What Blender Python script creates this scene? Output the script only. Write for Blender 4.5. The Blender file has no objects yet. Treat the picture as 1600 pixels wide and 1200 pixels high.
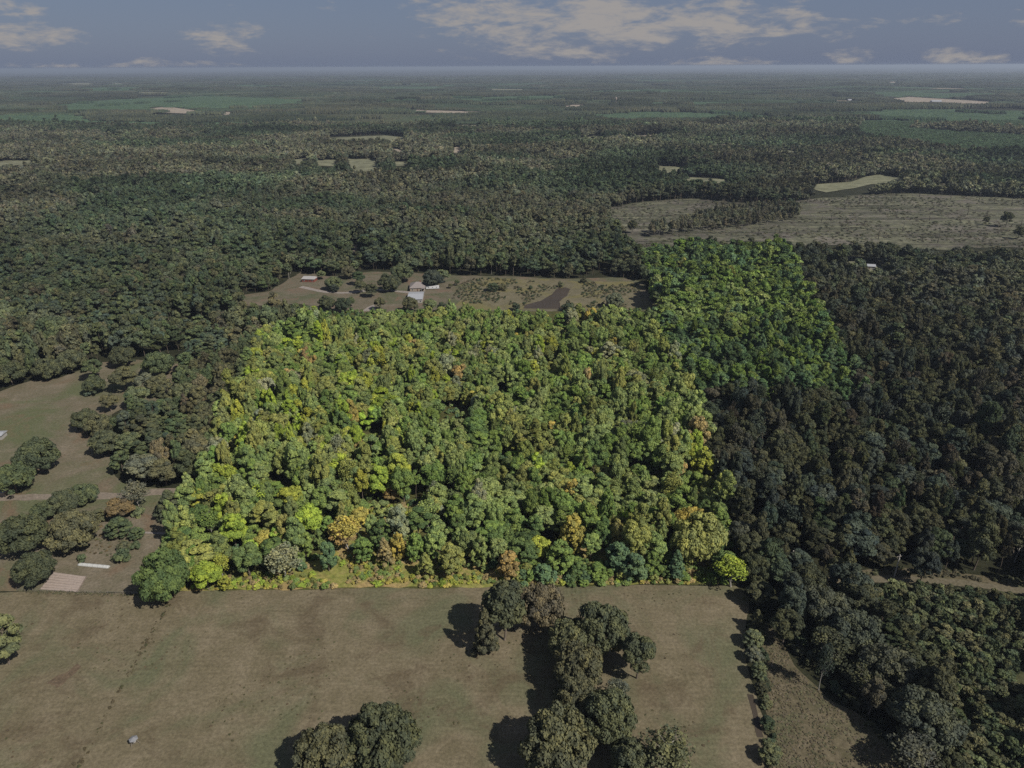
import bpy, bmesh, math, random
import numpy as np
from mathutils import Vector, Matrix

sc = bpy.context.scene
RNG = np.random.default_rng(7)
random.seed(7)

# ------------------------------------------------------------------ camera
CAM_H = 186.0
FPX = 1109.0
PITCH = math.radians(24.1)
ROLL = -0.0044
CAM = np.array([0.0, 0.0, CAM_H])
_fw = np.array([0, math.cos(PITCH), -math.sin(PITCH)])
_up = np.array([0, math.sin(PITCH), math.cos(PITCH)])
_rt = np.array([1.0, 0, 0])
RT = math.cos(ROLL) * _rt + math.sin(ROLL) * _up
UP = math.cos(ROLL) * _up - math.sin(ROLL) * _rt
FW = _fw
cam_data = bpy.data.cameras.new('camera')
cam = bpy.data.objects.new('camera', cam_data)
sc.collection.objects.link(cam)
cam_data.sensor_width = 36.0
cam_data.lens = FPX * 36.0 / 1600.0
cam_data.clip_start = 1.0
cam_data.clip_end = 120000.0
_m = Matrix(((RT[0], UP[0], -FW[0], 0), (RT[1], UP[1], -FW[1], 0), (RT[2], UP[2], -FW[2], CAM_H), (0, 0, 0, 1)))
cam.matrix_world = _m
sc.camera = cam

# ------------------------------------------------------------------ sky, sun, exposure
SUN_AZ = math.radians(129.0)      # clockwise from +Y
SUN_EL = math.radians(46.0)
EXPOSURE = 0.55
SUN_STRENGTH = 3.9
SKY_STRENGTH = 0.05
world = bpy.data.worlds.new('World')
sc.world = world
world.use_nodes = True
sc.view_settings.view_transform = 'Standard'
sc.view_settings.look = 'None'
sc.view_settings.gamma = 1.0
sc.view_settings.use_curve_mapping = False
sc.view_settings.exposure = EXPOSURE

def build_world():
    nt = world.node_tree
    nt.nodes.clear()
    N, L = nt.nodes, nt.links
    out = N.new('ShaderNodeOutputWorld')
    bg = N.new('ShaderNodeBackground')
    bg.inputs['Strength'].default_value = SKY_STRENGTH
    L.new(bg.outputs[0], out.inputs[0])
    sky = N.new('ShaderNodeTexSky')
    sky.sky_type = 'NISHITA'
    sky.sun_disc = False
    sky.sun_elevation = SUN_EL
    sky.sun_rotation = SUN_AZ
    sky.altitude = 200
    sky.air_density = 1.0
    sky.dust_density = 1.2
    sky.ozone_density = 2.5
    tc = N.new('ShaderNodeTexCoord')
    sep = N.new('ShaderNodeSeparateXYZ')
    L.new(tc.outputs['Generated'], sep.inputs[0])
    def math_(op, a, b=None, c=None, clamp=False):
        n = N.new('ShaderNodeMath'); n.operation = op; n.use_clamp = clamp
        for i, v in enumerate((a, b, c)):
            if v is None: continue
            if isinstance(v, (int, float)): n.inputs[i].default_value = v
            else: L.new(v, n.inputs[i])
        return n.outputs[0]
    ysafe = math_('MAXIMUM', sep.outputs['Y'], 0.02)
    u = math_('DIVIDE', sep.outputs['X'], ysafe)
    v = math_('DIVIDE', sep.outputs['Z'], ysafe)
    # noise stretched sideways, as flat cloud sheets seen near the horizon are
    comb = N.new('ShaderNodeCombineXYZ')
    L.new(u, comb.inputs[0]); L.new(math_('MULTIPLY', v, 3.6), comb.inputs[1])
    nz = N.new('ShaderNodeTexNoise'); nz.inputs['Scale'].default_value = 13.0
    nz.inputs['Detail'].default_value = 9.0; nz.inputs['Roughness'].default_value = 0.62
    nz.inputs['Distortion'].default_value = 0.35
    L.new(comb.outputs[0], nz.inputs['Vector'])
    nz2 = N.new('ShaderNodeTexNoise'); nz2.inputs['Scale'].default_value = 48.0
    nz2.inputs['Detail'].default_value = 6.0; nz2.inputs['Roughness'].default_value = 0.6
    L.new(comb.outputs[0], nz2.inputs['Vector'])
    # cloud banks: centre direction and half sizes
    banks = [(25, 10, 55, 22, 1.0), (45, 54, 80, 20, 1.1), (345, 57, 68, 22, .9), (230, 103, 140, 8, .8), (60, 106, 120, 8, .6),
             (505, 5, 28, 9, .7), (760, 25, 110, 40, 1.0), (930, 38, 230, 34, 1.2), (1130, 38, 200, 26, 1.1), (1010, 10, 240, 20, 1.0),
             (880, 78, 150, 16, 1.0), (700, 55, 60, 10, .8),
             (1130, 102, 120, 11, 1.0), (1335, 88, 40, 10, .9), (1500, 92, 62, 16, 1.1), (1110, 74, 40, 7, .5), (1490, 28, 110, 10, .25),
             (1240, 46, 80, 18, .8), (1600, 32, 40, 8, .5)]
    tot = None
    for (px, py, a, b, k) in banks:
        d = FW + RT * (px - 800) / FPX - UP * (py - 600) / FPX
        uc, vc = d[0] / d[1], d[2] / d[1]
        sa, sb = a / FPX * 1.05, b / FPX * 1.2
        e1 = math_('POWER', math_('MULTIPLY', math_('SUBTRACT', u, float(uc)), 1 / sa), 2.0)
        e2 = math_('POWER', math_('MULTIPLY', math_('SUBTRACT', v, float(vc)), 1 / sb), 2.0)
        g = math_('MULTIPLY', math_('MAXIMUM', math_('SUBTRACT', 1.25, math_('ADD', e1, e2)), -1.5), k)
        tot = g if tot is None else math_('SMOOTH_MAX', tot, g, 0.3)
    # scattered fair-weather clouds higher up, and all round
    up_ = math_('MULTIPLY', math_('SUBTRACT', math_('ABSOLUTE', v), 0.16), 6.0, clamp=True)
    behind = math_('LESS_THAN', sep.outputs['Y'], 0.05)
    comb2 = N.new('ShaderNodeCombineXYZ')
    zz = math_('MAXIMUM', sep.outputs['Z'], 0.04)
    L.new(math_('DIVIDE', sep.outputs['X'], zz), comb2.inputs[0]); L.new(math_('DIVIDE', sep.outputs['Y'], zz), comb2.inputs[1])
    nz3 = N.new('ShaderNodeTexNoise'); nz3.inputs['Scale'].default_value = 0.55
    nz3.inputs['Detail'].default_value = 8.0; nz3.inputs['Roughness'].default_value = 0.6
    L.new(comb2.outputs[0], nz3.inputs['Vector'])
    far_m = math_('MULTIPLY', math_('SUBTRACT', nz3.outputs['Fac'], 0.52), 5.0, clamp=True)
    far_m = math_('MULTIPLY', far_m, math_('MAXIMUM', up_, behind))
    far_m = math_('MULTIPLY', far_m, 0.6)
    nn = math_('ADD', math_('MULTIPLY', math_('SUBTRACT', nz.outputs['Fac'], 0.5), 4.6), math_('MULTIPLY', math_('SUBTRACT', nz2.outputs['Fac'], 0.5), 1.7))
    m = math_('ADD', tot, nn)
    mr = N.new('ShaderNodeMapRange'); mr.interpolation_type = 'SMOOTHSTEP'
    mr.inputs['From Min'].default_value = 0.5; mr.inputs['From Max'].default_value = 1.75
    L.new(m, mr.inputs['Value'])
    mask = math_('MULTIPLY', mr.outputs[0], 0.9)
    mask = math_('MAXIMUM', math_('MULTIPLY', mask, math_('GREATER_THAN', sep.outputs['Y'], 0.02)), far_m)
    mask = math_('MULTIPLY', mask, math_('MULTIPLY', math_('MAXIMUM', sep.outputs['Z'], 0), 400.0, clamp=True))
    # a thin veil that greys the blue
    veil = N.new('ShaderNodeMix'); veil.data_type = 'RGBA'
    veil.inputs['Factor'].default_value = SKY_VEIL
    L.new(sky.outputs[0], veil.inputs['A'])
    veil.inputs['B'].default_value = (*SKY_VEIL_COL, 1)
    hsv = N.new('ShaderNodeMix'); hsv.data_type = 'RGBA'
    L.new(mask, hsv.inputs['Factor'])
    L.new(veil.outputs['Result'], hsv.inputs['A'])
    hsv.inputs['B'].default_value = (*CLOUD_COL, 1)
    L.new(hsv.outputs['Result'], bg.inputs['Color'])

SKY_VEIL = 0.8
SKY_VEIL_COL = (1.9, 2.38, 3.75)
CLOUD_COL = (4.8, 4.5, 4.3)
build_world()

sun_d = bpy.data.lights.new('sun', 'SUN')
sun_d.energy = SUN_STRENGTH
sun_d.angle = math.radians(0.5)
sun_d.color = (1.0, 0.955, 0.88)
sun = bpy.data.objects.new('sun', sun_d)
sc.collection.objects.link(sun)
sdir = Vector((math.sin(SUN_AZ) * math.cos(SUN_EL), math.cos(SUN_AZ) * math.cos(SUN_EL), math.sin(SUN_EL)))
sun.rotation_euler = (-sdir).to_track_quat('-Z', 'Y').to_euler()
sun.location = sdir * 400

cy = sc.cycles
cy.max_bounces = 5
cy.diffuse_bounces = 2
cy.glossy_bounces = 1
cy.transmission_bounces = 2
cy.transparent_max_bounces = 6
cy.volume_bounces = 0
cy.use_denoising = False

# ------------------------------------------------------------------ helpers
def G(px, py):
    "ground point under a photograph point (1600 x 1200 frame)"
    d = FW + RT * (px - 800) / FPX - UP * (py - 600) / FPX
    t = CAM_H / -d[2]
    return np.array([d[0] * t, d[1] * t])

def Gz(px, py, z):
    d = FW + RT * (px - 800) / FPX - UP * (py - 600) / FPX
    t = (CAM_H - z) / -d[2]
    return np.array([d[0] * t, d[1] * t]), t

def proj(x, y, z):
    vx, vy, vz = x - CAM[0], y - CAM[1], z - CAM[2]
    a = vx * RT[0] + vy * RT[1] + vz * RT[2]
    b = vx * UP[0] + vy * UP[1] + vz * UP[2]
    c = vx * FW[0] + vy * FW[1] + vz * FW[2]
    return 800 + FPX * a / c, 600 - FPX * b / c

def inside(poly, x, y):
    poly = np.asarray(poly, float)
    res = np.zeros(np.shape(x), bool)
    n = len(poly)
    for i in range(n):
        x1, y1 = poly[i]; x2, y2 = poly[(i + 1) % n]
        if y1 == y2: continue
        c = ((y1 > y) != (y2 > y)) & (x < (x2 - x1) * (y - y1) / (y2 - y1) + x1)
        res ^= c
    return res

def _hash(ix, iy, s):
    h = (ix.astype(np.int64) * 374761393 + iy.astype(np.int64) * 668265263 + s * 1442695041) & 0xffffffff
    h = ((h ^ (h >> 13)) * 1274126177) & 0xffffffff
    return ((h ^ (h >> 16)) & 0xffff) / 65535.0

def vnoise(x, y, s=0):
    x = np.asarray(x, float); y = np.asarray(y, float)
    ix, iy = np.floor(x), np.floor(y)
    fx, fy = x - ix, y - iy
    fx = fx * fx * (3 - 2 * fx); fy = fy * fy * (3 - 2 * fy)
    a, b = _hash(ix, iy, s), _hash(ix + 1, iy, s)
    c, d = _hash(ix, iy + 1, s), _hash(ix + 1, iy + 1, s)
    return (a * (1 - fx) + b * fx) * (1 - fy) + (c * (1 - fx) + d * fx) * fy

def fbm(x, y, s=0, o=3):
    t, a, n = 0, 0.5, 0
    for i in range(o):
        t = t + a * vnoise(np.asarray(x) * 2 ** i, np.asarray(y) * 2 ** i, s + i * 17); n += a; a *= 0.5
    return t / n

def relief(x, y):
    x = np.asarray(x, float); y = np.asarray(y, float)
    d = np.hypot(x, y)
    k = np.clip((d - 900) / 2500, 0, 1)
    k2 = np.clip((d - 5000) / 12000, 0, 1)
    return k * ((fbm(x / 1100, y / 1100, 3, 2) - 0.35) * 34) + k2 * ((fbm(x / 5000, y / 5000, 9, 2) - 0.3) * 45)

def tag(o, label=None, cat=None, group=None, kind=None):
    if label: o['label'] = label
    if cat: o['category'] = cat
    if group: o['group'] = group
    if kind: o['kind'] = kind
    return o

def link(name, mesh, parent=None):
    o = bpy.data.objects.new(name, mesh)
    sc.collection.objects.link(o)
    if parent is not None: o.parent = parent
    return o

def empty(name, x, y, z=0.0, rz=0.0):
    o = bpy.data.objects.new(name, None)
    o.empty_display_size = 1
    sc.collection.objects.link(o)
    o.location = (x, y, z); o.rotation_euler = (0, 0, rz)
    return o

def mesh_np(name, V, F, mats, midx=None, attrs=None, smooth=False):
    "F: (n,k) array of equal-sided faces"
    me = bpy.data.meshes.new(name)
    V = np.asarray(V, np.float32); F = np.asarray(F, np.int32)
    n, k = F.shape
    me.vertices.add(len(V)); me.vertices.foreach_set('co', V.ravel())
    me.loops.add(n * k); me.loops.foreach_set('vertex_index', F.ravel())
    me.polygons.add(n)
    me.polygons.foreach_set('loop_start', np.arange(n, dtype=np.int32) * k)
    me.polygons.foreach_set('loop_total', np.full(n, k, np.int32))
    for m in mats: me.materials.append(m)
    if midx is not None: me.polygons.foreach_set('material_index', np.asarray(midx, np.int32))
    if smooth: me.polygons.foreach_set('use_smooth', np.ones(n, bool))
    me.update(calc_edges=True)
    for an, av in (attrs or {}).items():
        a = me.attributes.new(an, 'FLOAT', 'POINT')
        a.data.foreach_set('value', np.asarray(av, np.float32))
    return me

def mesh_py(name, V, F, mat):
    me = bpy.data.meshes.new(name)
    me.from_pydata([tuple(map(float, v)) for v in V], [], F)
    if mat: me.materials.append(mat)
    me.update()
    return me

class MB:
    "collects boxes, tubes and faces into one mesh"
    def __init__(s): s.V = []; s.F = []
    def add(s, V, F):
        b = len(s.V); s.V += [tuple(map(float, v)) for v in V]; s.F += [tuple(i + b for i in f) for f in F]; return s
    def box(s, x0, y0, z0, x1, y1, z1):
        V = [(x0, y0, z0), (x1, y0, z0), (x1, y1, z0), (x0, y1, z0), (x0, y0, z1), (x1, y0, z1), (x1, y1, z1), (x0, y1, z1)]
        return s.add(V, [(0, 3, 2, 1), (4, 5, 6, 7), (0, 1, 5, 4), (1, 2, 6, 5), (2, 3, 7, 6), (3, 0, 4, 7)])
    def tube(s, p, q, r0, r1, n=6):
        p, q = Vector(p), Vector(q)
        d = (q - p).normalized()
        a = d.orthogonal().normalized(); b = d.cross(a)
        V = []
        for c, r in ((p, r0), (q, r1)):
            for i in range(n):
                t = 2 * math.pi * i / n
                V.append(c + (a * math.cos(t) + b * math.sin(t)) * r)
        F = [(i, (i + 1) % n, n + (i + 1) % n, n + i) for i in range(n)] + [tuple(range(n))[::-1], tuple(range(n, 2 * n))]
        return s.add(V, F)
    def build(s, name, mat, parent=None):
        o = link(name, mesh_py(name, s.V, s.F, mat), parent)
        return o

# ------------------------------------------------------------------ materials
def new_mat(name):
    m = bpy.data.materials.new(name); m.use_nodes = True
    nt = m.node_tree; nt.nodes.clear()
    out = nt.nodes.new('ShaderNodeOutputMaterial')
    return m, nt, out

def ramp(nt, stops):
    r = nt.nodes.new('ShaderNodeValToRGB')
    el = r.color_ramp.elements
    while len(el) < len(stops): el.new(0.5)
    for e, (p, c) in zip(el, stops):
        e.position = p; e.color = (*c, 1)
    return r

def noise(nt, vec, scale, detail=5, rough=0.6, dist=0.0):
    n = nt.nodes.new('ShaderNodeTexNoise')
    n.inputs['Scale'].default_value = scale; n.inputs['Detail'].default_value = detail
    n.inputs['Roughness'].default_value = rough; n.inputs['Distortion'].default_value = dist
    nt.links.new(vec, n.inputs['Vector'])
    return n.outputs['Fac']

def mixc(nt, fac, a, b, mode='MIX'):
    n = nt.nodes.new('ShaderNodeMix'); n.data_type = 'RGBA'; n.blend_type = mode
    for s, v in (('Factor', fac), ('A', a), ('B', b)):
        if isinstance(v, (int, float)): n.inputs[s].default_value = v
        elif isinstance(v, tuple): n.inputs[s].default_value = (*v, 1)
        else: nt.links.new(v, n.inputs[s])
    return n.outputs['Result']

def mapr(nt, v, a, b, c=0.0, d=1.0):
    n = nt.nodes.new('ShaderNodeMapRange')
    n.inputs['From Min'].default_value = a; n.inputs['From Max'].default_value = b
    n.inputs['To Min'].default_value = c; n.inputs['To Max'].default_value = d
    nt.links.new(v, n.inputs['Value'])
    return n.outputs[0]

def ground_mat(name, c_dark, c_mid, c_light, patch=None, patch_amt=0.5, scale=0.02, streak=None, fine=1.0, bump=0.25, second=None):
    """earth and grass: broad patches, mid mottling, fine tufts and optional mowing streaks, all in metres"""
    m, nt, out = new_mat(name)
    L = nt.links
    geo = nt.nodes.new('ShaderNodeNewGeometry')
    pos = geo.outputs['Position']
    big = noise(nt, pos, scale, 5, 0.6, 0.6)
    mid = noise(nt, pos, scale * 7, 6, 0.65, 0.3)
    fin = noise(nt, pos, 0.9 * fine, 4, 0.7)
    sub = noise(nt, pos, 3.2 * fine, 3, 0.7)
    r = ramp(nt, [(0.3, c_dark), (0.5, c_mid), (0.72, c_light)])
    a = nt.nodes.new('ShaderNodeMath'); a.operation = 'MULTIPLY_ADD'
    L.new(mid, a.inputs[0]); a.inputs[1].default_value = 0.75
    b = nt.nodes.new('ShaderNodeMath'); b.operation = 'MULTIPLY'; L.new(big, b.inputs[0]); b.inputs[1].default_value = 0.25
    L.new(b.outputs[0], a.inputs[2])
    L.new(a.outputs[0], r.inputs[0])
    col = r.outputs[0]
    if patch:
        pn = noise(nt, pos, scale * 1.6, 4, 0.55, 0.8)
        col = mixc(nt, mapr(nt, pn, 0.48, 0.62, 0, patch_amt), col, patch)
    if second:
        mp0 = nt.nodes.new('ShaderNodeMapping'); mp0.inputs['Location'].default_value = (310, 77, 0)
        L.new(pos, mp0.inputs[0])
        pn = noise(nt, mp0.outputs[0], scale * 2.6, 5, 0.65, 1.2)
        col = mixc(nt, mapr(nt, pn, 0.53, 0.66, 0, 0.75), col, second)
    if streak is not None:
        ang, sc_, amt = streak
        mp = nt.nodes.new('ShaderNodeMapping')
        mp.inputs['Rotation'].default_value = (0, 0, ang)
        mp.inputs['Scale'].default_value = (0.06, 1.0, 1.0)
        L.new(pos, mp.inputs[0])
        sn = noise(nt, mp.outputs[0], sc_, 4, 0.65)
        col = mixc(nt, 1.0, col, mapr(nt, sn, 0.3, 0.7, 1 - amt, 1 + amt), 'MULTIPLY')
    col = mixc(nt, 1.0, col, mapr(nt, fin, 0.25, 0.75, 0.62, 1.36), 'MULTIPLY')
    col = mixc(nt, 1.0, col, mapr(nt, sub, 0.25, 0.75, 0.8, 1.2), 'MULTIPLY')
    bs = nt.nodes.new('ShaderNodeBsdfPrincipled')
    bs.inputs['Roughness'].default_value = 0.95
    bs.inputs['Specular IOR Level'].default_value = 0.1
    L.new(col, bs.inputs['Base Color'])
    bp = nt.nodes.new('ShaderNodeBump'); bp.inputs['Strength'].default_value = bump
    bp.inputs['Distance'].default_value = 0.5
    ad = nt.nodes.new('ShaderNodeMath'); ad.operation = 'ADD'
    L.new(fin, ad.inputs[0]); L.new(mid, ad.inputs[1])
    L.new(ad.outputs[0], bp.inputs['Height']); L.new(bp.outputs[0], bs.inputs['Normal'])
    L.new(bs.outputs[0], out.inputs[0])
    return m

def plain_mat(name, col, rough=0.7, var=0.15, scale=1.5, metal=0.0, spec=0.3, grain=None):
    m, nt, out = new_mat(name)
    tc = nt.nodes.new('ShaderNodeTexCoord')
    vec = tc.outputs['Object']
    if grain:
        mp = nt.nodes.new('ShaderNodeMapping'); mp.inputs['Scale'].default_value = grain
        nt.links.new(vec, mp.inputs[0]); vec = mp.outputs[0]
    n = noise(nt, vec, scale, 5, 0.6)
    c = mixc(nt, 1.0, col, mapr(nt, n, 0.3, 0.7, 1 - var, 1 + var), 'MULTIPLY')
    bs = nt.nodes.new('ShaderNodeBsdfPrincipled')
    nt.links.new(c, bs.inputs['Base Color'])
    bs.inputs['Roughness'].default_value = rough; bs.inputs['Metallic'].default_value = metal
    bs.inputs['Specular IOR Level'].default_value = spec
    nt.links.new(bs.outputs[0], out.inputs[0])
    return m

def foliage_mat():
    """leaf colour comes from the tree's own tint; each spray varies in hue and value"""
    m, nt, out = new_mat('foliage')
    L = nt.links
    at = nt.nodes.new('ShaderNodeAttribute'); at.attribute_type = 'INSTANCER'; at.attribute_name = 'tint'
    va = nt.nodes.new('ShaderNodeAttribute'); va.attribute_type = 'GEOMETRY'; va.attribute_name = 'vary'
    r = ramp(nt, [(0.0, (0.62, 0.68, 0.85)), (0.5, (1, 1, 1)), (1.0, (1.5, 1.38, 1.1))])
    L.new(va.outputs['Fac'], r.inputs[0])
    col = mixc(nt, 1.0, at.outputs['Vector'], r.outputs[0], 'MULTIPLY')
    d = nt.nodes.new('ShaderNodeBsdfDiffuse'); L.new(col, d.inputs[0])
    t = nt.nodes.new('ShaderNodeBsdfTranslucent')
    L.new(mixc(nt, 1.0, col, (1.15, 1.2, 0.6), 'MULTIPLY'), t.inputs[0])
    mx = nt.nodes.new('ShaderNodeMixShader'); mx.inputs[0].default_value = 0.16
    L.new(d.outputs[0], mx.inputs[1]); L.new(t.outputs[0], mx.inputs[2])
    L.new(mx.outputs[0], out.inputs[0])
    return m

M = {}
M['leaf'] = foliage_mat()
M['bark'] = plain_mat('bark', (0.13, 0.105, 0.08), 0.9, 0.35, 2.0, grain=(3, 3, .6))
M['pale_bark'] = plain_mat('pale_bark', (0.27, 0.25, 0.22), 0.9, 0.3, 2.0, grain=(3, 3, .6))
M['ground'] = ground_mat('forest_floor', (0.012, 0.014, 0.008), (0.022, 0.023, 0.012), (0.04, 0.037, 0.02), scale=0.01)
M['hay'] = ground_mat('hay_grass', (0.088, 0.075, 0.043), (0.120, 0.100, 0.062), (0.160, 0.132, 0.088), patch=(0.080, 0.086, 0.046),
                      patch_amt=0.75, scale=0.016, streak=(0.02, 0.8, 0.09), second=(0.080, 0.062, 0.038))
M['pasture'] = ground_mat('pasture_grass', (0.085, 0.078, 0.045), (0.115, 0.098, 0.066), (0.17, 0.14, 0.105), patch=(0.075, 0.085, 0.04),
                          patch_amt=0.85, scale=0.014, second=(0.12, 0.082, 0.052))
M['strip'] = ground_mat('rough_grass', (0.045, 0.042, 0.02), (0.088, 0.074, 0.045), (0.125, 0.102, 0.066), patch=(0.066, 0.07, 0.036), patch_amt=.7, scale=0.03, fine=0.7)
M['yard'] = ground_mat('yard_grass', (0.075, 0.068, 0.042), (0.105, 0.09, 0.062), (0.14, 0.115, 0.085), patch=(0.06, 0.07, 0.035), patch_amt=.7, scale=0.02, second=(0.13, 0.085, 0.06))
M['weedy'] = ground_mat('weedy_flat', (0.08, 0.072, 0.042), (0.11, 0.097, 0.06), (0.15, 0.128, 0.085), patch=(0.13, 0.115, 0.04), patch_amt=.6, scale=0.02)
M['clearcut'] = ground_mat('cutover_ground', (0.036, 0.036, 0.026), (0.078, 0.078, 0.050), (0.150, 0.142, 0.092), patch=(0.088, 0.078, 0.064), patch_amt=.9,
                           scale=0.016, fine=0.2, streak=(0.12, 0.06, 0.6), second=(0.048, 0.047, 0.034))
M['brush'] = ground_mat('brush_ground', (0.09, 0.11, 0.024), (0.17, 0.17, 0.045), (0.27, 0.22, 0.09), patch=(0.30, 0.19, 0.10), patch_amt=.6, scale=0.05, fine=0.8, bump=0.5)  # lot ground, colour brightened along with the lot's leaf tints
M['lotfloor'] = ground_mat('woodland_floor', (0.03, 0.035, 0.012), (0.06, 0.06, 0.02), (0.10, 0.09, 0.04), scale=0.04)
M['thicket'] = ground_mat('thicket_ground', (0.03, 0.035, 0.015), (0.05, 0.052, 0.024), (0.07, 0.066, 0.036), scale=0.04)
M['far_field'] = ground_mat('far_grass', (0.10, 0.10, 0.06), (0.135, 0.135, 0.085), (0.16, 0.155, 0.10), scale=0.006, fine=0.05)
M['far_tan'] = ground_mat('far_stubble', (0.19, 0.16, 0.12), (0.24, 0.20, 0.155), (0.28, 0.24, 0.19), scale=0.005, fine=0.05)
M['dirt'] = ground_mat('dirt_track', (0.12, 0.098, 0.075), (0.155, 0.128, 0.10), (0.20, 0.165, 0.13), scale=0.05, fine=1)
M['gravel'] = ground_mat('gravel_drive', (0.16, 0.14, 0.125), (0.20, 0.175, 0.155), (0.25, 0.22, 0.19), scale=0.06, fine=1)
M['soil'] = ground_mat('tilled_soil', (0.13, 0.10, 0.08), (0.165, 0.13, 0.105), (0.19, 0.155, 0.125), scale=0.2)
M['bare_red'] = ground_mat('red_bare_soil', (0.07, 0.052, 0.034), (0.095, 0.07, 0.046), (0.12, 0.09, 0.06), scale=0.08)
M['post'] = plain_mat('weathered_wood', (0.17, 0.145, 0.12), 0.9, 0.3, 3.0)
M['wire'] = plain_mat('galvanised_wire', (0.25, 0.25, 0.25), 0.5, 0.1, metal=0.6)
M['pole'] = plain_mat('bleached_pole', (0.42, 0.39, 0.34), 0.9, 0.15, 2.0)
M['snag'] = plain_mat('dead_wood', (0.05, 0.042, 0.036), 0.9, 0.3, 3.0)
M['metal_white'] = plain_mat('pale_metal_roof', (0.27, 0.275, 0.285), 0.45, 0.06, 0.4, spec=0.4, grain=(6, .3, 1))
M['shingle'] = plain_mat('grey_brown_shingle', (0.19, 0.165, 0.155), 0.9, 0.16, 1.2)
M['shingle2'] = plain_mat('grey_shingle', (0.26, 0.25, 0.24), 0.9, 0.15, 1.2)
M['wall_red'] = plain_mat('red_brick_wall', (0.16, 0.05, 0.035), 0.9, 0.2, 3)
M['wall_pale'] = plain_mat('pale_siding', (0.27, 0.255, 0.23), 0.8, 0.08, 2)
M['wall_tan'] = plain_mat('tan_siding', (0.24, 0.2, 0.16), 0.8, 0.1, 2)
M['glass'] = plain_mat('window_glass', (0.02, 0.025, 0.03), 0.1, 0.05, spec=0.6)
M['door'] = plain_mat('painted_door', (0.12, 0.07, 0.05), 0.6, 0.1)
M['white'] = plain_mat('white_paint', (0.5, 0.5, 0.5), 0.45, 0.05)
M['dark'] = plain_mat('black_rubber', (0.015, 0.015, 0.015), 0.8, 0.1)
M['steel'] = plain_mat('galvanised_steel', (0.17, 0.17, 0.175), 0.45, 0.08, 3, spec=0.5)
M['cover'] = plain_mat('pale_row_cover', (0.36, 0.36, 0.34), 0.7, 0.08, 2)

def water_mat():
    m, nt, out = new_mat('muddy_water')
    geo = nt.nodes.new('ShaderNodeNewGeometry')
    n = noise(nt, geo.outputs['Position'], 0.05, 3)
    r = ramp(nt, [(0.3, (0.04, 0.032, 0.024)), (0.7, (0.055, 0.043, 0.032))]); nt.links.new(n, r.inputs[0])
    bs = nt.nodes.new('ShaderNodeBsdfPrincipled'); bs.inputs['Roughness'].default_value = 0.5; bs.inputs['Specular IOR Level'].default_value = 0.12
    nt.links.new(r.outputs[0], bs.inputs['Base Color'])
    bp = nt.nodes.new('ShaderNodeBump'); bp.inputs['Strength'].default_value = 0.08
    nt.links.new(noise(nt, geo.outputs['Position'], 1.5, 3), bp.inputs['Height'])
    nt.links.new(bp.outputs[0], bs.inputs['Normal'])
    nt.links.new(bs.outputs[0], out.inputs[0])
    return m
M['water'] = water_mat()

# ------------------------------------------------------------------ ground sheet
def build_ground():
    ys = np.concatenate([np.arange(-600, 900, 60), np.arange(900, 6000, 45), np.arange(6000, 16000, 200), np.geomspace(16000, 70000, 40)])
    us = np.linspace(-1.25, 1.25, 181)
    V = []
    for y in ys:
        w = max(abs(y), 900.0)
        xs = us * w
        z = relief(xs, np.full_like(xs, y))
        V.append(np.stack([xs, np.full_like(xs, y), z], 1))
    V = np.concatenate(V)
    nr, nc = len(ys), len(us)
    i = np.arange((nr - 1) * (nc - 1)); a = i // (nc - 1) * nc + i % (nc - 1)
    F = np.stack([a, a + 1, a + nc + 1, a + nc], 1)
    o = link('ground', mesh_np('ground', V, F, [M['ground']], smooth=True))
    tag(o, 'dark leaf-littered forest ground under all the trees, out to the horizon', 'ground', kind='structure')
build_ground()

def rough_outline(P, step, amp, s=0):
    "densify a ground polygon and make its edge uneven"
    P = np.asarray(P, float); out = []
    n = len(P)
    for i in range(n):
        a, b = P[i], P[(i + 1) % n]
        L = np.hypot(*(b - a)); k = max(1, int(L / step))
        nrm = np.array([-(b - a)[1], (b - a)[0]]) / max(L, 1e-6)
        for j in range(k):
            q = a + (b - a) * j / k
            off = (fbm(q[0] / (step * 3), q[1] / (step * 3), 5 + s, 3) - 0.5) * 2 * amp
            out.append(q + nrm * float(off))
    return np.array(out)

def sheet(name, px_poly, mat, zoff, label, cat, amp=1.0, step=3.0, kind='structure', world=None):
    P = np.array([G(*q) for q in px_poly]) if world is None else np.array(world)
    P = rough_outline(P, step, amp, int(zoff * 1000))
    bm = bmesh.new()
    vs = [bm.verts.new((p[0], p[1], 0)) for p in P]
    es = [bm.edges.new((vs[i], vs[(i + 1) % len(vs)])) for i in range(len(vs))]
    bmesh.ops.triangle_fill(bm, edges=es, use_beauty=True)
    far = np.hypot(P[:, 0], P[:, 1]).max() > 900
    if far:
        for _ in range(6):
            long_ = [e for e in bm.edges if e.calc_length() > 90]
            if not long_: break
            bmesh.ops.subdivide_edges(bm, edges=long_, cuts=1)
    bmesh.ops.triangulate(bm, faces=bm.faces)
    for v in bm.verts:
        v.co.z = float(relief(v.co.x, v.co.y)) + zoff
    for f in bm.faces:
        if f.normal.z < 0: f.normal_flip()
    bm.normal_update()
    for f in bm.faces:
        if f.normal.z < 0: f.normal_flip()
    me = bpy.data.meshes.new(name); bm.to_mesh(me); bm.free()
    me.materials.append(mat)
    o = link(name, me)
    return tag(o, label, cat, kind=kind)

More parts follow.
